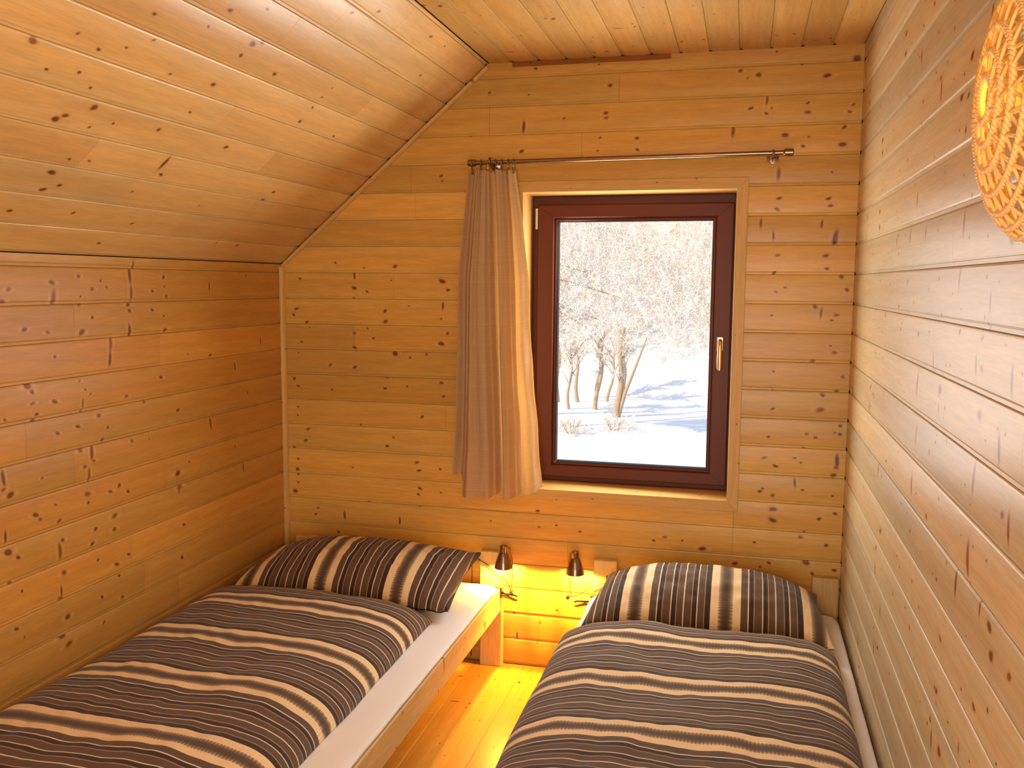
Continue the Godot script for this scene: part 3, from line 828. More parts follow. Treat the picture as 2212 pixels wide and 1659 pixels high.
func build_window() -> void:
	var win := Node3D.new()
	win.name = "window_1"
	add_child(win)
	structure(win, "brown framed tilt window looking onto a snowy wood")
	var op := Rect2(WX0, WY0, WX1 - WX0, WY1 - WY0)
	# casing flush round the opening and the pine lining of the reveal
	mitred(win, "casing", M.pine, op.grow(0.043), op.grow(-0.001), -0.018, 0.009, 0.002, 8.0)
	var t := 0.018
	part("reveal_lining", cbox(Vector3(WX0 - t / 2, (WY0 + WY1) / 2, -0.105), Vector3(t, WY1 - WY0 + 2 * t, 0.178), 0.001, 11.0), M.pine, win)
	part("reveal_lining", cbox(Vector3(WX1 + t / 2, (WY0 + WY1) / 2, -0.105), Vector3(t, WY1 - WY0 + 2 * t, 0.178), 0.001, 12.0), M.pine, win)
	part("reveal_lining", cbox(Vector3((WX0 + WX1) / 2, WY1 + t / 2, -0.105), Vector3(WX1 - WX0, t, 0.178), 0.001, 13.0), M.pine, win)
	part("window_sill", cbox(Vector3((WX0 + WX1) / 2, WY0 - t / 2, -0.105), Vector3(WX1 - WX0, t, 0.178), 0.001, 14.0), M.pine, win)
	# fixed frame, sash with mitred corners, gasket, pane
	mitred(win, "window_frame", M.mahogany, op.grow(-0.001), op.grow(-0.048), -0.255, GZ - 0.005, 0.003)
	var sash := Rect2(1.104, 0.792, 1.901 - 1.104, 1.934 - 0.792)
	var glass := Rect2(1.187, 0.853, 1.822 - 1.187, 1.868 - 0.853)
	mitred(win, "sash_bar", M.mahogany, sash, glass.grow(0.012), GZ - 0.05, GZ + 0.020, 0.004)
	mitred(win, "glazing_bead", M.mahogany, glass.grow(0.0125), glass, GZ - 0.05, GZ + 0.008, 0.004)
	mitred(win, "gasket", M.gasket, glass.grow(0.002), glass.grow(-0.003), GZ - 0.03, GZ + 0.003, 0.001)
	var g := Shape.new()
	g.chamfer_box(Vector3(glass.get_center().x, glass.get_center().y, GZ - 0.018), Vector3(glass.size.x, glass.size.y, 0.004), 0.0005)
	part("pane", g.mesh(), M.glass, win)
	# handle of the sash: rosette, neck and lever turned down
	var hz := GZ + 0.020
	var h := Node3D.new()
	h.name = "window_handle"
	win.add_child(h, true)
	h.set_meta("label", "brass coloured lever handle")
	var s := Shape.new()
	s.chamfer_box(Vector3(1.862, 1.372, hz + 0.005), Vector3(0.028, 0.062, 0.010), 0.004)
	part("rosette", s.mesh(), M.brass, h)
	s = Shape.new()
	var pts := PackedVector3Array()
	var rad := PackedFloat32Array()
	for p in [[0.0, 0.008, 0.009], [0.0, 0.028, 0.009], [-0.004, 0.038, 0.0095], [-0.018, 0.043, 0.0095], [-0.045, 0.043, 0.0105], [-0.08, 0.042, 0.0115], [-0.105, 0.041, 0.010], [-0.115, 0.041, 0.006]]:
		pts.append(Vector3(1.862, 1.385 + p[0], hz + p[1]))
		rad.append(p[2])
	s.tube(pts, 0.01, 14, false, rad)
	part("lever", s.mesh(), M.brass, h)
	s = Shape.new()
	s.lathe(Vector3(1.100, 1.835, GZ + 0.016), Vector3.UP, PackedVector2Array([Vector2(0, 0), Vector2(0.0055, 0), Vector2(0.0055, 0.085), Vector2(0, 0.085)]), 12)
	part("hinge", s.mesh(), M.hinge, win)


# ---------------------------------------------------------------- outdoors
func hill(x: float, z: float) -> float:
	var back := maxf(0.0, -z - 31.0)
	return -2.75 + 0.31 * back + 0.12 * sin(x * 0.7 + z * 0.3) + 0.06 * sin(x * 1.9 - z * 0.8) + 0.25 * sin(x * 0.21) * minf(back * 0.2, 3.0)


func build_outdoors() -> void:
	var nu := 61
	var nv := 61
	var pts := PackedVector3Array()
	var uvs := PackedVector2Array()
	for j in nv:
		for i in nu:
			var x := lerpf(-60.0, 60.0, float(i) / (nu - 1))
			var z := lerpf(12.0, -100.0, float(j) / (nv - 1))
			pts.append(Vector3(x, hill(x, z), z))
			uvs.append(Vector2(x, z))
	var gmesh := sheet(pts, uvs, nu, nv, false)
	var g := part("ground", gmesh, M.snow)
	structure(g, "snow covered ground rising into a wooded hillside")
	# a frosted sprig: a stem with side shoots
	var s := Shape.new()
	s.tube(PackedVector3Array([Vector3.ZERO, Vector3(0.02, 0.5, 0), Vector3(0.0, 1.0, 0.03)]), 0.02, 3, false, PackedFloat32Array([0.035, 0.028, 0.012]))
	for k in 6:
		var y := 0.2 + 0.12 * k
		var an := k * 2.4
		var dv := Vector3(cos(an), 0.55, sin(an)) * (0.45 - 0.04 * k)
		s.tube(PackedVector3Array([Vector3(0.01, y, 0), Vector3(0.01, y, 0) + dv]), 0.02, 3, false, PackedFloat32Array([0.028, 0.012]))
	var sprig := s.mesh()
	var r := RandomNumberGenerator.new()
	r.seed = 31
	var scatter := func(called: String, parent: Node, mat: Material, places: Array) -> MultiMeshInstance3D:
		var mm := MultiMesh.new()
		mm.transform_format = MultiMesh.TRANSFORM_3D
		mm.mesh = sprig
		mm.instance_count = places.size()
		for i in places.size():
			mm.set_instance_transform(i, places[i])
		var o := MultiMeshInstance3D.new()
		o.name = called
		o.multimesh = mm
		o.material_override = mat
		parent.add_child(o, true)
		o.set_meta("kind", "stuff")
		return o
	var turned := func(at: Vector3, lean: Vector3, size: float) -> Transform3D:
		var up: Vector3 = lean.normalized()
		var side: Vector3 = up.cross(Vector3(r.randf() - 0.5, r.randf() - 0.5, r.randf() + 0.1)).normalized()
		return Transform3D(Basis(side, up, side.cross(up)).scaled(Vector3.ONE * size), at)
	# the wood on the hillside, too dense to count
	var places := []
	for k in 60000:
		var z := -34.0 - 42.0 * pow(r.randf(), 1.0)
		var x: float = lerpf(-26.0, 12.0, r.randf()) * (0.6 + absf(z) / 90.0)
		var hgt: float = 5.5 * pow(r.randf(), 1.3)
		var clump: float = 0.5 + 0.5 * sin(x * 1.7 + z * 0.9) * sin(x * 0.6 - z * 0.5)
		if r.randf() > 0.45 + 0.55 * clump:
			continue
		places.append(turned.call(Vector3(x, hill(x, z) + hgt - 0.3, z), Vector3(r.randf_range(-0.7, 0.7), 1.0, r.randf_range(-0.7, 0.7)), r.randf_range(0.3, 0.85)))
	var forest: MultiMeshInstance3D = scatter.call("frosted_forest", self, M.frost, places)
	forest.set_meta("label", "pale frosted wood covering the hillside behind the window")
	forest.set_meta("category", "forest")
	# single trees at the foot of the hill
	var list := [
		[-4.20, -25.2, 2.6, 0.075, 0.02, "slim grey tree trunk nearest the left edge of the window pane"],
		[-4.55, -28.6, 2.4, 0.07, 0.03, "thin pale trunk at the very left of the pane behind the slim grey one"],
		[-2.35, -30.6, 2.3, 0.07, -0.04, "faint thin trunk just left of the forked tree, farther back"],
		[-3.75, -26.6, 2.3, 0.045, 0.05, "thin stem just right of the slim grey trunk seen through the window"],
		[-3.75, -28.4, 2.6, 0.06, -0.03, "thin dark stem in the left half of the stem cluster outside"],
		[-3.3, -30.0, 2.4, 0.05, 0.04, "thin pale stem in the middle of the stem cluster outside"],
		[-2.90, -27.2, 2.8, 0.065, 0.10, "leaning dark stem at the right of the stem cluster outside"],
		[-2.75, -29.0, 2.2, 0.05, 0.14, "short leaning stem ending the stem cluster outside"],
		[-2.05, -26.4, 3.1, 0.10, 0.05, "forked tan tree with a dark leaning side stem, clear on the snow"]
		]
	for e in list:
		var foot := Vector3(e[0], hill(e[0], e[1]) - 0.1, e[1])
		var tr := thing("frosted_tree", e[5], "tree", foot)
		var sh := Shape.new()
		var tp := PackedVector3Array()
		var rd := PackedFloat32Array()
		for k in 9:
			var f := k / 8.0
			tp.append(Vector3(e[4] * e[2] * f + 0.05 * sin(f * 9.0 + e[0]), e[2] * f, 0.04 * cos(f * 7.0)))
			rd.append(1.3 * e[3] * (1.0 - 0.6 * f))
		sh.tube(tp, 0.1, 8, false, rd)
		part("trunk", sh.mesh(), M.bark, tr)
		if e == list[list.size() - 1]:
			sh = Shape.new()
			sh.tube(PackedVector3Array([Vector3(0.05, 0.15, 0), Vector3(0.25, 0.9, 0.05), Vector3(0.62, 1.9, 0.08), Vector3(0.95, 2.8, 0.1)]), 0.05, 8, false, PackedFloat32Array([0.07, 0.06, 0.045, 0.02]))
			part("side_stem", sh.mesh(), M.bark, tr)
		var tw := []
		for k in 9:
			var f: float = r.randf_range(0.45, 1.0)
			var b0: Vector3 = tp[int(f * 8)]
			var an: float = r.randf() * TAU
			var tip := b0 + Vector3(cos(an) * 0.8, r.randf_range(0.6, 1.3), sin(an) * 0.45) * r.randf_range(0.4, 0.8)
			sh = Shape.new()
			sh.tube(PackedVector3Array([b0, b0.lerp(tip, 0.5) + Vector3(0, 0.05, 0), tip]), 0.02, 5, false, PackedFloat32Array([0.022, 0.015, 0.006]))
			part("branch", sh.mesh(), M.bark, tr)
			for q in 7:
				tw.append(turned.call(b0.lerp(tip, r.randf_range(0.3, 1.0)), Vector3(r.randf_range(-1, 1), r.randf_range(0.0, 1.0), r.randf_range(-1, 1)), r.randf_range(0.2, 0.45)))
		scatter.call("frosted_twigs", tr, M.frost, tw)
	# an overhanging bough at the left and low bushes in the blue shade
	var tree := thing("overhanging_tree", "overhanging snowy tree whose boughs reach in from the left of the pane", "tree", Vector3(-6.3, hill(-6.3, -21.0) - 0.1, -21.0))
	var sh2 := Shape.new()
	sh2.tube(PackedVector3Array([Vector3.ZERO, Vector3(0.1, 2.2, 0), Vector3(0.0, 4.2, 0.1), Vector3(0.2, 6.4, 0)]), 0.1, 9, false, PackedFloat32Array([0.19, 0.15, 0.12, 0.05]))
	part("trunk", sh2.mesh(), M.bark, tree)
	var tw2 := []
	for e in [[4.9, 5.0, 4.0], [4.4, 4.6, 3.3], [4.7, 4.2, 3.2], [4.0, 3.6, 3.0], [5.3, 4.6, 4.5]]:
		var b0 := Vector3(0, e[0], 0.05)
		var tip := Vector3(e[1], e[2], r.randf_range(-0.6, 0.6))
		var mid := b0.lerp(tip, 0.5) + Vector3(0, 0.45, 0)
		var bp := PackedVector3Array()
		for k in 9:
			var f := k / 8.0
			bp.append(b0.lerp(mid, f).lerp(mid.lerp(tip, f), f))
		sh2 = Shape.new()
		var br := PackedFloat32Array()
		for k in 9:
			br.append(0.05 * (1.0 - 0.8 * k / 8.0))
		sh2.tube(bp, 0.04, 6, false, br)
		part("bough", sh2.mesh(), M.bark, tree)
		for q in 170:
			tw2.append(turned.call(bp[2 + q % 7] + Vector3(r.randf_range(-0.25, 0.25), r.randf_range(-0.15, 0.25), r.randf_range(-0.25, 0.25)), Vector3(r.randf_range(-0.3, 1), r.randf_range(-0.5, 0.7), r.randf_range(-1, 1)), r.randf_range(0.25, 0.5)))
	scatter.call("frosted_twigs", tree, M.frost, tw2)
	var bushes := [[-4.1, -22.3, "snowy bush low in the left corner of the pane"], [-2.9, -22.6, "snowy bush in the blue shade below the stem cluster"], [-1.75, -23.6, "small snowy bush in front of the forked tree"]]
	for b in bushes:
		var o := thing("snowy_bush", b[2], "bush", Vector3(b[0], hill(b[0], b[1]) - 0.05, b[1]))
		for k in 9:
			var an: float = k * 0.7
			var bs := Shape.new()
			bs.tube(PackedVector3Array([Vector3(cos(an) * 0.05, 0, sin(an) * 0.05), Vector3(cos(an) * 0.3, 0.45, sin(an) * 0.3)]), 0.012, 4)
			part("stem", bs.mesh(), M.bark, o)
		var tb := []
		for q in 90:
			var p := Vector3(r.randfn(0, 0.3), absf(r.randfn(0, 0.22)), r.randfn(0, 0.3))
			tb.append(turned.call(p, Vector3(p.x * 2.0, 0.7, p.z * 2.0), r.randf_range(0.15, 0.35)))
		scatter.call("snowy_twigs", o, M.frost, tb)


# ---------------------------------------------------------------- curtain
func build_curtain() -> void:
	var ry := 2.086
	var rz := 0.085
	var rod := thing("curtain_rod", "bronze metal curtain rod mounted above the window", "curtain rod", Vector3(0, 0, 0))
	var s := Shape.new()
	s.tube(PackedVector3Array([Vector3(0.89, ry - 0.004, rz), Vector3(2.09, ry + 0.004, rz)]), 0.0085, 14)
	part("pole", s.mesh(), M.bronze, rod)
	for e in [[0.872, 1.0, -0.004], [2.106, -1.0, 0.004]]:
		s = Shape.new()
		s.lathe(Vector3(e[0], ry + e[2], rz), Vector3(e[1], 0, 0), PackedVector2Array([Vector2(0, 0), Vector2(0.012, 0), Vector2(0.0135, 0.003), Vector2(0.0135, 0.030), Vector2(0.010, 0.034), Vector2(0.0085, 0.036)]), 18)
		part("finial", s.mesh(), M.bronze, rod)
	for x in [0.962, 2.036]:
		var b := Node3D.new()
		b.name = "bracket"
		rod.add_child(b, true)
		s = Shape.new()
		s.lathe(Vector3(x, ry - 0.004, 0.0), Vector3(0, 0, 1), PackedVector2Array([Vector2(0, 0), Vector2(0.022, 0), Vector2(0.022, 0.005), Vector2(0.012, 0.008), Vector2(0.006, 0.010), Vector2(0.006, rz - 0.012), Vector2(0, rz - 0.012)]), 18)
		part("wall_plate", s.mesh(), M.bronze, b)
		s = Shape.new()
		var ring := PackedVector3Array()
		for k in 20:
			ring.append(Vector3(x, ry + 0.0125 * cos(k * TAU / 20), rz + 0.0125 * sin(k * TAU / 20)))
		s.tube(ring, 0.004, 8, true)
		part("cradle", s.mesh(), M.bronze, b)
		s = Shape.new()
		s.lathe(Vector3(x - 0.008, ry - 0.030, rz + 0.002), Vector3(0, 1, 0), PackedVector2Array([Vector2(0, 0), Vector2(0.006, 0.001), Vector2(0.0075, 0.006), Vector2(0.006, 0.011), Vector2(0.003, 0.014), Vector2(0.003, 0.020)]), 14)
		part("thumb_screw", s.mesh(), M.steel, b)
	var cu := thing("curtain", "beige linen curtain gathered at the left of the window", "curtain")
	var nu := 181
	var nv := 70
	var pts := PackedVector3Array()
	var uvs := PackedVector2Array()
	var nz := FastNoiseLite.new()
	nz.seed = 12
	nz.frequency = 1.0
	var edge_l := [[0.0, 0.868], [0.33, 0.822], [0.6, 0.818], [0.85, 0.808], [1.0, 0.795]]
	var edge_r := [[0.0, 1.066], [0.15, 1.095], [0.33, 1.122], [0.55, 1.135], [0.8, 1.165], [1.0, 1.185]]
	var folds := [[0.0, 0.25], [0.07, 0.05], [0.13, 0.2], [0.17, 0.85], [0.24, 1.0], [0.36, 0.88], [0.43, 0.95], [0.475, 0.55], [0.51, 0.15], [0.55, 0.5], [0.60, 1.0], [0.67, 0.9], [0.74, 0.45], [0.80, 0.35], [0.86, 0.75], [0.92, 0.85], [1.0, 0.5]]
	var interp := func(tab: Array, t: float) -> float:
		for k in tab.size() - 1:
			if t <= tab[k + 1][0]:
				var f: float = (t - tab[k][0]) / (tab[k + 1][0] - tab[k][0])
				if tab == folds:
					f = smoothstep(0.0, 1.0, f)
				return lerpf(tab[k][1], tab[k + 1][1], f)
		return tab[tab.size() - 1][1]
	for j in nv:
		var t := float(j) / (nv - 1)
		for i in nu:
			var q := float(i) / (nu - 1)
			var xl: float = interp.call(edge_l, t)
			var xr: float = interp.call(edge_r, t)
			var lift: float = interp.call(folds, q)
			var ph := lift * PI
			var k := lerpf(0.45, 1.0, pow(t, 0.6))
			var fine := 0.006 * (1.0 - 0.7 * t) * cos(q * 8.0 * TAU)
			var x := lerpf(xl, xr, q) + 0.010 * sin(q * 11.0 + t * 2.0) * sin(PI * q)
			var z := 0.075 + (lift - 0.45) * 0.105 * k + fine + 0.012 * nz.get_noise_2d(q * 5.0, t * 2.2) * t
			# ripples of the free edge beside the window
			z += 0.010 * pow(q, 6.0) * sin(t * 30.0) * t
			var ytop := 2.052 - 0.008 * (1.0 - lift)
			var ybot := 0.748 + (0.062 if q < 0.12 else 0.0) * smoothstep(0.14, 0.09, q) + 0.045 * pow(maxf(q - 0.72, 0.0) / 0.28, 1.3) + 0.006 * cos(ph)
			pts.append(Vector3(x, lerpf(ytop, ybot, t), maxf(z, 0.022)))
			uvs.append(Vector2(q * 1.1, t * 1.3))
	part("fabric", sheet(pts, uvs, nu, nv, true), M.linen, cu)
	for x in [0.888, 0.925, 0.985, 1.010, 1.035, 1.057]:
		s = Shape.new()
		var ring := PackedVector3Array()
		for k in 18:
			ring.append(Vector3(x + 0.004 * sin(k * TAU / 18), ry - 0.008 + 0.017 * cos(k * TAU / 18), rz + 0.017 * sin(k * TAU / 18)))
		s.tube(ring, 0.0018, 6, true)
		var rg := part("ring", s.mesh(), M.bronze, cu)
		s = Shape.new()
		s.chamfer_box(Vector3(x, ry - 0.038, rz - 0.004), Vector3(0.008, 0.022, 0.012), 0.002)
		part("clip", s.mesh(), M.bronze, rg)


# ---------------------------------------------------------------- beds
func build_beds() -> void:
	var names := ["low pine bed frame along the knee wall at the left", "low pine bed frame along the full height wall at the right"]
	for b in 2:
		var x0: float = [0.066, 1.393][b]
		var x1 := x0 + 0.942
		var bed := thing("bed_frame", names[b], "bed")
		for k in 2:
			for e in 2:
				var px: float = [x0 + 0.0475, x1 - 0.0475][k]
				var pz: float = [0.023, 2.065][e]
				var ph: float = [0.497, 0.36][e]
				part("post", cbox(Vector3(px, ph / 2, pz), Vector3(0.095, ph, 0.038), 0.003, 3.0 + b * 4 + k * 2 + e, 0.2 * k), M.bed, bed)
		for k in 2:
			var rx: float = [x0 + 0.013, x1 - 0.013][k]
			part("side_rail", cbox(Vector3(rx, 0.300, 1.0445), Vector3(0.026, 0.100, 2.001), 0.003, 15.0 + b * 2 + k, 0.1), M.bed, bed)
		for e in 2:
			part("end_rail", cbox(Vector3((x0 + x1) / 2, 0.300, [0.056, 2.032][e]), Vector3(0.942 - 0.056, 0.100, 0.026), 0.003, 19.0 + e), M.bed, bed)
		for k in 11:
			part("slat", cbox(Vector3((x0 + x1) / 2, 0.258, 0.14 + 0.175 * k), Vector3(0.942 - 0.058, 0.014, 0.07), 0.002, 5.0), M.bed, bed)



# ---------------------------------------------------------------- bedding
const MT := 0.372       # top of the mattresses
const REPEAT := 0.31    # one repeat of the stripes

func two_sided(top: PackedVector3Array, bottom: PackedVector3Array, uvs: PackedVector2Array, nu: int, nv: int) -> ArrayMesh:
	var m := sheet(top, uvs, nu, nv, false)
	var b := sheet(bottom, uvs, nu, nv, true)
	m.add_surface_from_arrays(Mesh.PRIMITIVE_TRIANGLES, b.surface_get_arrays(0))
	return m


func mattress(x0: float, x1: float, z0: float, z1: float) -> ArrayMesh:
	var rows := [[0.266, 0.031], [0.349, 0.031], [0.3525, 0.012], [0.354, 0.003], [0.360, 0.0], [0.3655, 0.003], [0.3685, 0.010], [0.3705, 0.026], [MT, 0.055], [MT, 0.2], [MT, 0.46]]
	var ring := 96
	var pts := PackedVector3Array()
	var uvs := PackedVector2Array()
	for r in rows:
		for k in ring + 1:
			var f := float(k % ring) / ring * 4.0
			var side := int(f)
			var q := (f - side) * 2.0 - 1.0
			var hx: float = (x1 - x0) / 2 - r[1]
			var hz: float = (z1 - z0) / 2 - (r[1] if r[1] < 0.2 else minf(r[1], 0.9))
			var p := [Vector2(q, -1), Vector2(1, q), Vector2(-q, 1), Vector2(-1, -q)][side] as Vector2
			var c := 0.04
			var e := Vector2(p.x * hx, p.y * hz)
			var dx := maxf(absf(e.x) - (hx - c), 0.0)
			var dz := maxf(absf(e.y) - (hz - c), 0.0)
			if dx > 0.0 and dz > 0.0:
				var l := Vector2(dx, dz).length()
				e = Vector2(signf(e.x) * (hx - c + dx / l * c), signf(e.y) * (hz - c + dz / l * c))
			pts.append(Vector3((x0 + x1) / 2 + e.x, r[0] + 0.0012 * sin(e.y * 23.0 + e.x * 9.0) * smoothstep(0.35, 0.36, r[0]), (z0 + z1) / 2 + e.y))
			uvs.append(e)
	return sheet(pts, uvs, ring + 1, rows.size(), false)


func duvet(x0: float, x1: float, wall: int, sd: int, phase: float, puff: float) -> ArrayMesh:
	var nu := 121
	var nv := 191
	var z0 := 0.535
	var z1 := 2.03
	var nz := FastNoiseLite.new()
	nz.seed = sd
	nz.frequency = 1.0
	nz.fractal_octaves = 2
	var top := PackedVector3Array()
	var bot := PackedVector3Array()
	var uvs := PackedVector2Array()
	for j in nv:
		var sb := float(j) / (nv - 1) * 2.0 - 1.0
		var b := signf(sb) * (1.0 - pow(1.0 - absf(sb), 1.7))
		for i in nu:
			var sa := float(i) / (nu - 1) * 2.0 - 1.0
			var a := signf(sa) * (1.0 - pow(1.0 - absf(sa), 1.7))
			var at_wall := a * wall > 0.0
			var ea := pow(maxf(1.0 - pow(absf(a), 9.0 if at_wall else 4.2), 0.0), 0.56)
			var eb := pow(maxf(1.0 - pow(absf(b), 14.0), 0.0), 0.55)
			var z := lerpf(z0, z1, (b + 1.0) / 2)
			var wav := 0.012 * nz.get_noise_2d(z * 1.3, a) * (1.0 - ea * 0.3)
			var x := lerpf(x0, x1, (a + 1.0) / 2) + (wav if not at_wall else 0.0)
			# edges of the head end bow a little
			z += 0.02 * (1.0 - a * a) * maxf(-b, 0.0) * -1.0 + 0.02 * maxf(-b, 0.0)
			var soft := 0.010 * nz.get_noise_2d(x * 2.6, z * 1.5 + 40.0) + 0.004 * nz.get_noise_2d(x * 9.0, z * 5.0)
			var fold := 0.0035 * sin(z * 19.0 + 3.0 * nz.get_noise_2d(x * 4.0, z * 2.0)) * exp(-pow((a + 0.35 * wall) / 0.35, 2.0))
			var h := (puff + soft + fold) * ea * eb
			var y := MT + 0.003 + maxf(h, 0.0)
			top.append(Vector3(x, y, z))
			bot.append(Vector3(x, MT + 0.002, z))
			var drift := 0.013 * nz.get_noise_2d(x * 2.2 + 9.0, z * 1.1)
			uvs.append(Vector2(x / 0.3, (z + drift - phase) / REPEAT))
	return two_sided(top, bot, uvs, nu, nv)


func pillow(cx: float, cz: float, hx: float, hz: float, phase: float, sd: int, droop: Vector2, narrow: float) -> ArrayMesh:
	var nu := 101
	var nv := 71
	var nz := FastNoiseLite.new()
	nz.seed = sd
	nz.frequency = 1.0
	var tops := PackedVector3Array()
	var bots := PackedVector3Array()
	var uvs := PackedVector2Array()
	var tilt := deg_to_rad(11.0)
	for j in nv:
		var sb := float(j) / (nv - 1) * 2.0 - 1.0
		var b := sin(sb * PI / 2)
		for i in nu:
			var sa := float(i) / (nu - 1) * 2.0 - 1.0
			var a := sin(sa * PI / 2)
			var px := hx * a * (1.0 - 0.045 * (1.0 - b * b) * a * a)
			px *= 1.0 - narrow * smoothstep(0.4, -1.0, b) * absf(a)
			var pz := hz * b * (1.0 - 0.07 * (1.0 - a * a) * b * b)
			var e := pow(maxf((1.0 - a * a), 0.0), 0.52) * pow(maxf((1.0 - b * b), 0.0), 0.55)
			var crease := 0.010 * nz.get_noise_2d(a * 3.0, b * 2.0) + 0.006 * nz.get_noise_2d(a * 12.0, b * 3.0) * absf(a)
			var up := (0.118 + crease) * e + 0.002
			var dn := (0.075 + crease) * e + 0.002
			var corner := pow(absf(a * b), 6.0) * 0.006 * sin(a * 40.0)
			var put := func(h: float) -> Vector3:
				var y: float = h * cos(tilt) - pz * sin(tilt)
				var z: float = h * sin(tilt) + pz * cos(tilt)
				return Vector3(cx + px, maxf(0.452 + y + corner - (droop.x if a < 0 else droop.y) * pow(absf(a), 3.0) * smoothstep(0.6, -1.0, b), MT + 0.003), cz + z)
			tops.append(put.call(up))
			bots.append(put.call(-dn))
			uvs.append(Vector2((pz + hz) / 0.3, (cx + px - phase) / REPEAT + 0.0375))
	return two_sided(tops, bots, uvs, nu, nv)


func build_bedding() -> void:
	var ml := part("mattress", mattress(0.069, 1.005, 0.078, 2.015), M.sheet)
	tag(ml, "white sheeted mattress of the left bed, its bare edge facing the aisle", "mattress")
	var mr := part("mattress", mattress(1.396, 2.332, 0.078, 2.015), M.sheet)
	tag(mr, "white sheeted mattress of the right bed beside the pale board wall", "mattress")
	var pl := part("pillow", pillow(0.485, 0.325, 0.455, 0.222, 0.066, 3, Vector2(0.05, -0.01), 0.0), M.stripe)
	tag(pl, "plump brown and beige striped pillow on the left bed under the curtain", "pillow", "striped bed linen")
	var pr := part("pillow", pillow(1.855, 0.325, 0.425, 0.222, 1.574, 8, Vector2(0.035, 0.05), 0.06), M.stripe)
	tag(pr, "brown and beige striped pillow on the right bed under the window", "pillow", "striped bed linen")
	var dl := part("duvet", duvet(0.016, 0.885, -1, 21, 0.753, 0.110), M.stripe)
	tag(dl, "brown striped duvet spread over the left bed against the knee wall", "duvet", "striped bed linen")
	var dr := part("duvet", duvet(1.372, 2.288, 1, 57, 0.736, 0.112), M.stripe)
	tag(dr, "brown striped duvet spread over the right bed in the foreground", "duvet", "striped bed linen")


# ---------------------------------------------------------------- lamps
const LAMP_COLOR := Color(1.0, 0.78, 0.32)
const LAMP_E := 0.75

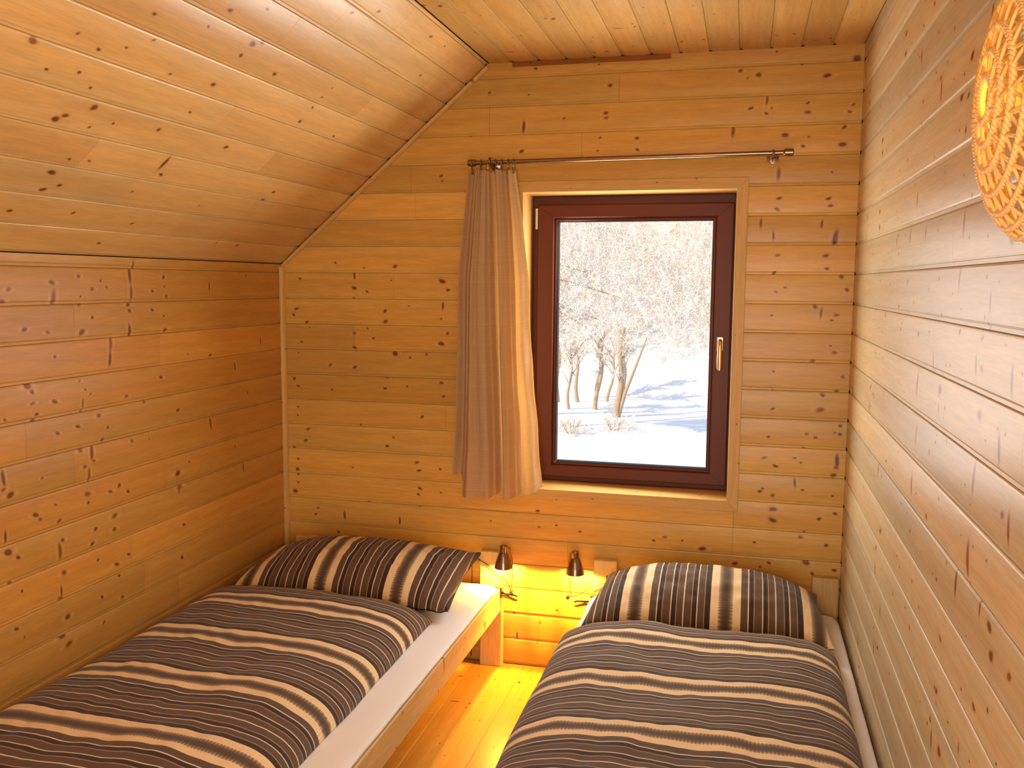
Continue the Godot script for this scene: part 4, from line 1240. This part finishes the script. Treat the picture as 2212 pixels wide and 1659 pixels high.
func build_lamps() -> void:
	for b in 2:
		var m: float = [1.0, -1.0][b]
		var rail: float = [0.995, 1.406][b]          # middle of the rail that the clip holds
		var lx: float = [1.024, 1.324][b]
		var lz := 0.075
		var yb := 0.443
		var lamp := thing("clip_lamp", ["small metal clip lamp on the left bed, lit and aimed down", "small metal clip lamp on the right bed, lit and aimed down"][b], "lamp", Vector3.ZERO, "clip lamps at the heads of the two beds")
		var at := Vector3(lx, yb, lz)
		var s := Shape.new()
		s.lathe(at, Vector3.UP, PackedVector2Array([Vector2(0.0365, 0.0005), Vector2(0.038, 0.0), Vector2(0.0375, 0.003), Vector2(0.0315, 0.026), Vector2(0.0225, 0.052), Vector2(0.0175, 0.063), Vector2(0.0145, 0.067)]), 36)
		# the inner face
		s.lathe(at, Vector3.UP, PackedVector2Array([Vector2(0.013, 0.0655), Vector2(0.0165, 0.0615), Vector2(0.0215, 0.051), Vector2(0.0305, 0.025), Vector2(0.0365, 0.0005)]), 36)
		part("lamp_shade", s.mesh(), M.bronze, lamp)
		s = Shape.new()
		s.lathe(at, Vector3.UP, PackedVector2Array([Vector2(0, 0.060), Vector2(0.0142, 0.060), Vector2(0.0142, 0.090), Vector2(0.0125, 0.095), Vector2(0, 0.096)]), 24)
		part("socket", s.mesh(), M.bronze, lamp)
		s = Shape.new()
		s.lathe(at, Vector3.UP, PackedVector2Array([Vector2(0, 0.001), Vector2(0.008, 0.0035), Vector2(0.0125, 0.010), Vector2(0.014, 0.020), Vector2(0.012, 0.034), Vector2(0.008, 0.048), Vector2(0.0075, 0.059), Vector2(0, 0.059)]), 18)
		part("bulb", s.mesh(), glow(LAMP_COLOR, 6.0), lamp)
		var base := Vector3(lx + m * 0.026, 0.336, 0.060)
		for k in 2:
			s = Shape.new()
			var off := Vector3(m * (0.000 if k == 0 else 0.009), 0, 0.0)
			s.tube(PackedVector3Array([at + Vector3(m * 0.0135, 0.088, -0.004) + off * 0.4, at + Vector3(m * 0.021, 0.080, -0.012) + off * 0.6, Vector3(lx + m * 0.028, 0.470, 0.052) + off * 0.5, Vector3(lx + m * 0.022, 0.40, 0.050) + off, Vector3(lx + m * 0.021, 0.352, 0.052) + off, base + off]), 0.0017, 7)
			part("arm", s.mesh(), M.bronze, lamp)
		s = Shape.new()
		s.lathe(base + Vector3(m * 0.004, 0.002, -0.011), Vector3(0, 0, 1), PackedVector2Array([Vector2(0, 0), Vector2(0.007, 0), Vector2(0.007, 0.022), Vector2(0, 0.022)]), 16)
		part("joint", s.mesh(), M.bronze, lamp)
		var clip := Node3D.new()
		clip.name = "clip"
		lamp.add_child(clip, true)
		var jaws := Shape.new()
		jaws.chamfer_box(Vector3(rail + m * 0.004, 0.3535, 0.059), Vector3(0.052, 0.004, 0.022), 0.001)
		jaws.chamfer_box(Vector3(rail - m * 0.0165, 0.344, 0.059), Vector3(0.004, 0.020, 0.022), 0.001)
		jaws.chamfer_box(Vector3(rail + m * 0.0165, 0.332, 0.059), Vector3(0.004, 0.044, 0.022), 0.001)
		part("jaw", jaws.mesh(), M.black, clip)
		for k in 2:
			s = Shape.new()
			var y0: float = [0.330, 0.316][k]
			s.tube(PackedVector3Array([Vector3(rail + m * 0.018, y0, 0.059), Vector3(rail + m * 0.045, y0 - 0.002, 0.059), Vector3(rail + m * 0.075, y0 - [0.004, 0.012][k], 0.059), Vector3(rail + m * 0.086, y0 - [0.010, 0.012][k], 0.059)]), 0.0055, 8, false, PackedFloat32Array([0.006, 0.007, 0.0055, 0.004]))
			part("lever", s.mesh(), M.black if k == 0 else M.bronze, clip)
		s = Shape.new()
		var cord: PackedVector3Array
		if b == 0:
			cord = PackedVector3Array([base + Vector3(0.004, 0.0, -0.006), Vector3(1.035, 0.370, 0.050), Vector3(1.0, 0.405, 0.049), Vector3(0.955, 0.436, 0.048), Vector3(0.915, 0.459, 0.048), Vector3(0.893, 0.470, 0.046), Vector3(0.88, 0.455, 0.040), Vector3(0.872, 0.38, 0.020), Vector3(0.868, 0.20, 0.012), Vector3(0.866, 0.02, 0.012)])
		else:
			cord = PackedVector3Array([base + Vector3(-0.004, 0.0, -0.006), Vector3(1.335, 0.348, 0.052), Vector3(1.37, 0.372, 0.049), Vector3(1.41, 0.394, 0.048), Vector3(1.45, 0.408, 0.048), Vector3(1.486, 0.420, 0.047), Vector3(1.498, 0.41, 0.040), Vector3(1.504, 0.34, 0.020), Vector3(1.507, 0.18, 0.012), Vector3(1.508, 0.02, 0.012)])
		var smooth_c := PackedVector3Array()
		for i in cord.size() - 1:
			for q in 5:
				smooth_c.append(cord[i].cubic_interpolate(cord[i + 1], cord[maxi(i - 1, 0)], cord[mini(i + 2, cord.size() - 1)], q / 5.0))
		smooth_c.append(cord[cord.size() - 1])
		s.tube(smooth_c, 0.0019, 6)
		part("cord", s.mesh(), M.black, lamp)
		var l := OmniLight3D.new()
		l.name = "clip_lamp_light"
		l.light_color = LAMP_COLOR
		l.light_energy = LAMP_E
		l.light_size = 0.009
		l.omni_range = 6.0
		l.omni_attenuation = 2.0
		l.shadow_enabled = true
		add_child(l, true)
		l.position = at + Vector3(0, 0.014, 0)


# the woven wall lamp at the right
func build_sconce() -> void:
	var c := Vector3(W, 1.865, 2.22)
	var rad := 0.19
	var dep := 0.07
	var lamp := thing("woven_wall_lamp", "round lamp of woven natural cord, glowing on the right wall", "lamp", Vector3.ZERO)
	var s := Shape.new()
	s.lathe(c, Vector3(-1, 0, 0), PackedVector2Array([Vector2(0, 0.0), Vector2(0.045, 0.0), Vector2(0.045, 0.014), Vector2(0.04, 0.018), Vector2(0.014, 0.018), Vector2(0.014, 0.030), Vector2(0, 0.030)]), 24)
	part("mounting_plate", s.mesh(), M.bronze, lamp)
	s = Shape.new()
	s.lathe(c, Vector3(-1, 0, 0), PackedVector2Array([Vector2(0, 0.030), Vector2(0.012, 0.030), Vector2(0.019, 0.037), Vector2(0.021, 0.045), Vector2(0.017, 0.054), Vector2(0.008, 0.060), Vector2(0, 0.061)]), 20)
	part("bulb", s.mesh(), glow(LAMP_COLOR, 0.5), lamp)
	var at := func(phi: float, th: float, out_: float) -> Vector3:
		return c + Vector3(-(0.012 + dep * cos(phi) + out_ * cos(phi)), (rad * sin(phi) + out_ * sin(phi)) * cos(th), (rad * sin(phi) + out_ * sin(phi)) * sin(th))
	var rings := [1.571, 1.36, 1.15, 0.94, 0.73, 0.52, 0.33, 0.16]
	for k in rings.size():
		var phi: float = rings[k]
		var turns := int(46.0 * sin(phi)) + 4
		var braid := Node3D.new()
		braid.name = "braided_ring"
		lamp.add_child(braid, true)
		var n := turns * 7
		for e in 3:
			s = Shape.new()
			var pts := PackedVector3Array()
			for i in n:
				var th := TAU * i / n
				var w := th * turns + e * TAU / 3
				pts.append(at.call(phi + 0.020 * sin(w), th, 0.0035 * cos(w)))
			s.tube(pts, 0.0030, 6, true)
			part("strand", s.mesh(), M.rattan, braid)
	for k in rings.size() - 1:
		var n := int(34.0 * sin(rings[k + 1])) + 5
		s = Shape.new()
		var pts := PackedVector3Array()
		for i in n * 8:
			var th := TAU * i / (n * 8.0)
			var f := 0.5 - 0.5 * cos(th * n)
			pts.append(at.call(lerpf(rings[k], rings[k + 1], f), th, 0.002 * sin(th * n)))
		s.tube(pts, 0.0026, 6, true)
		part("lacing", s.mesh(), M.rattan, lamp)
	var l := OmniLight3D.new()
	l.name = "woven_lamp_light"
	l.light_color = LAMP_COLOR
	l.light_energy = 0.012
	l.light_size = 0.018
	l.omni_range = 6.0
	l.omni_attenuation = 2.0
	l.shadow_enabled = true
	add_child(l, true)
	l.position = c + Vector3(-0.046, 0, 0)


# the room's own ceiling lamp, behind the camera
func build_room_lamp() -> void:
	var c := Vector3(1.25, 2.17, 4.0)
	var lamp := thing("globe_ceiling_lamp", "round glass globe lamp under the flat ceiling near the rear wall", "lamp", Vector3.ZERO)
	var s := Shape.new()
	s.lathe(Vector3(c.x, HC, c.z), Vector3(0, -1, 0), PackedVector2Array([Vector2(0, 0.004), Vector2(0.06, 0.004), Vector2(0.06, 0.02), Vector2(0.02, 0.03), Vector2(0.012, 0.04), Vector2(0.012, 0.17), Vector2(0.035, 0.18), Vector2(0.035, 0.20), Vector2(0, 0.20)]), 28)
	part("stem", s.mesh(), M.bronze, lamp)
	s = Shape.new()
	var pr := PackedVector2Array()
	for k in 17:
		pr.append(Vector2(0.125 * sin(PI * k / 16.0), -0.125 * cos(PI * k / 16.0)))
	s.lathe(c, Vector3.UP, pr, 32)
	part("globe", s.mesh(), glow(ROOM_COLOR, 3.0), lamp)
	var l := OmniLight3D.new()
	l.name = "globe_lamp_light"
	l.light_color = ROOM_COLOR
	l.light_energy = ROOM_E
	l.light_size = 0.11
	l.omni_range = 9.0
	l.omni_attenuation = 2.0
	l.shadow_enabled = true
	add_child(l, true)
	l.position = c

const ROOM_COLOR := Color(1.0, 0.78, 0.45)
const ROOM_E := 0.3
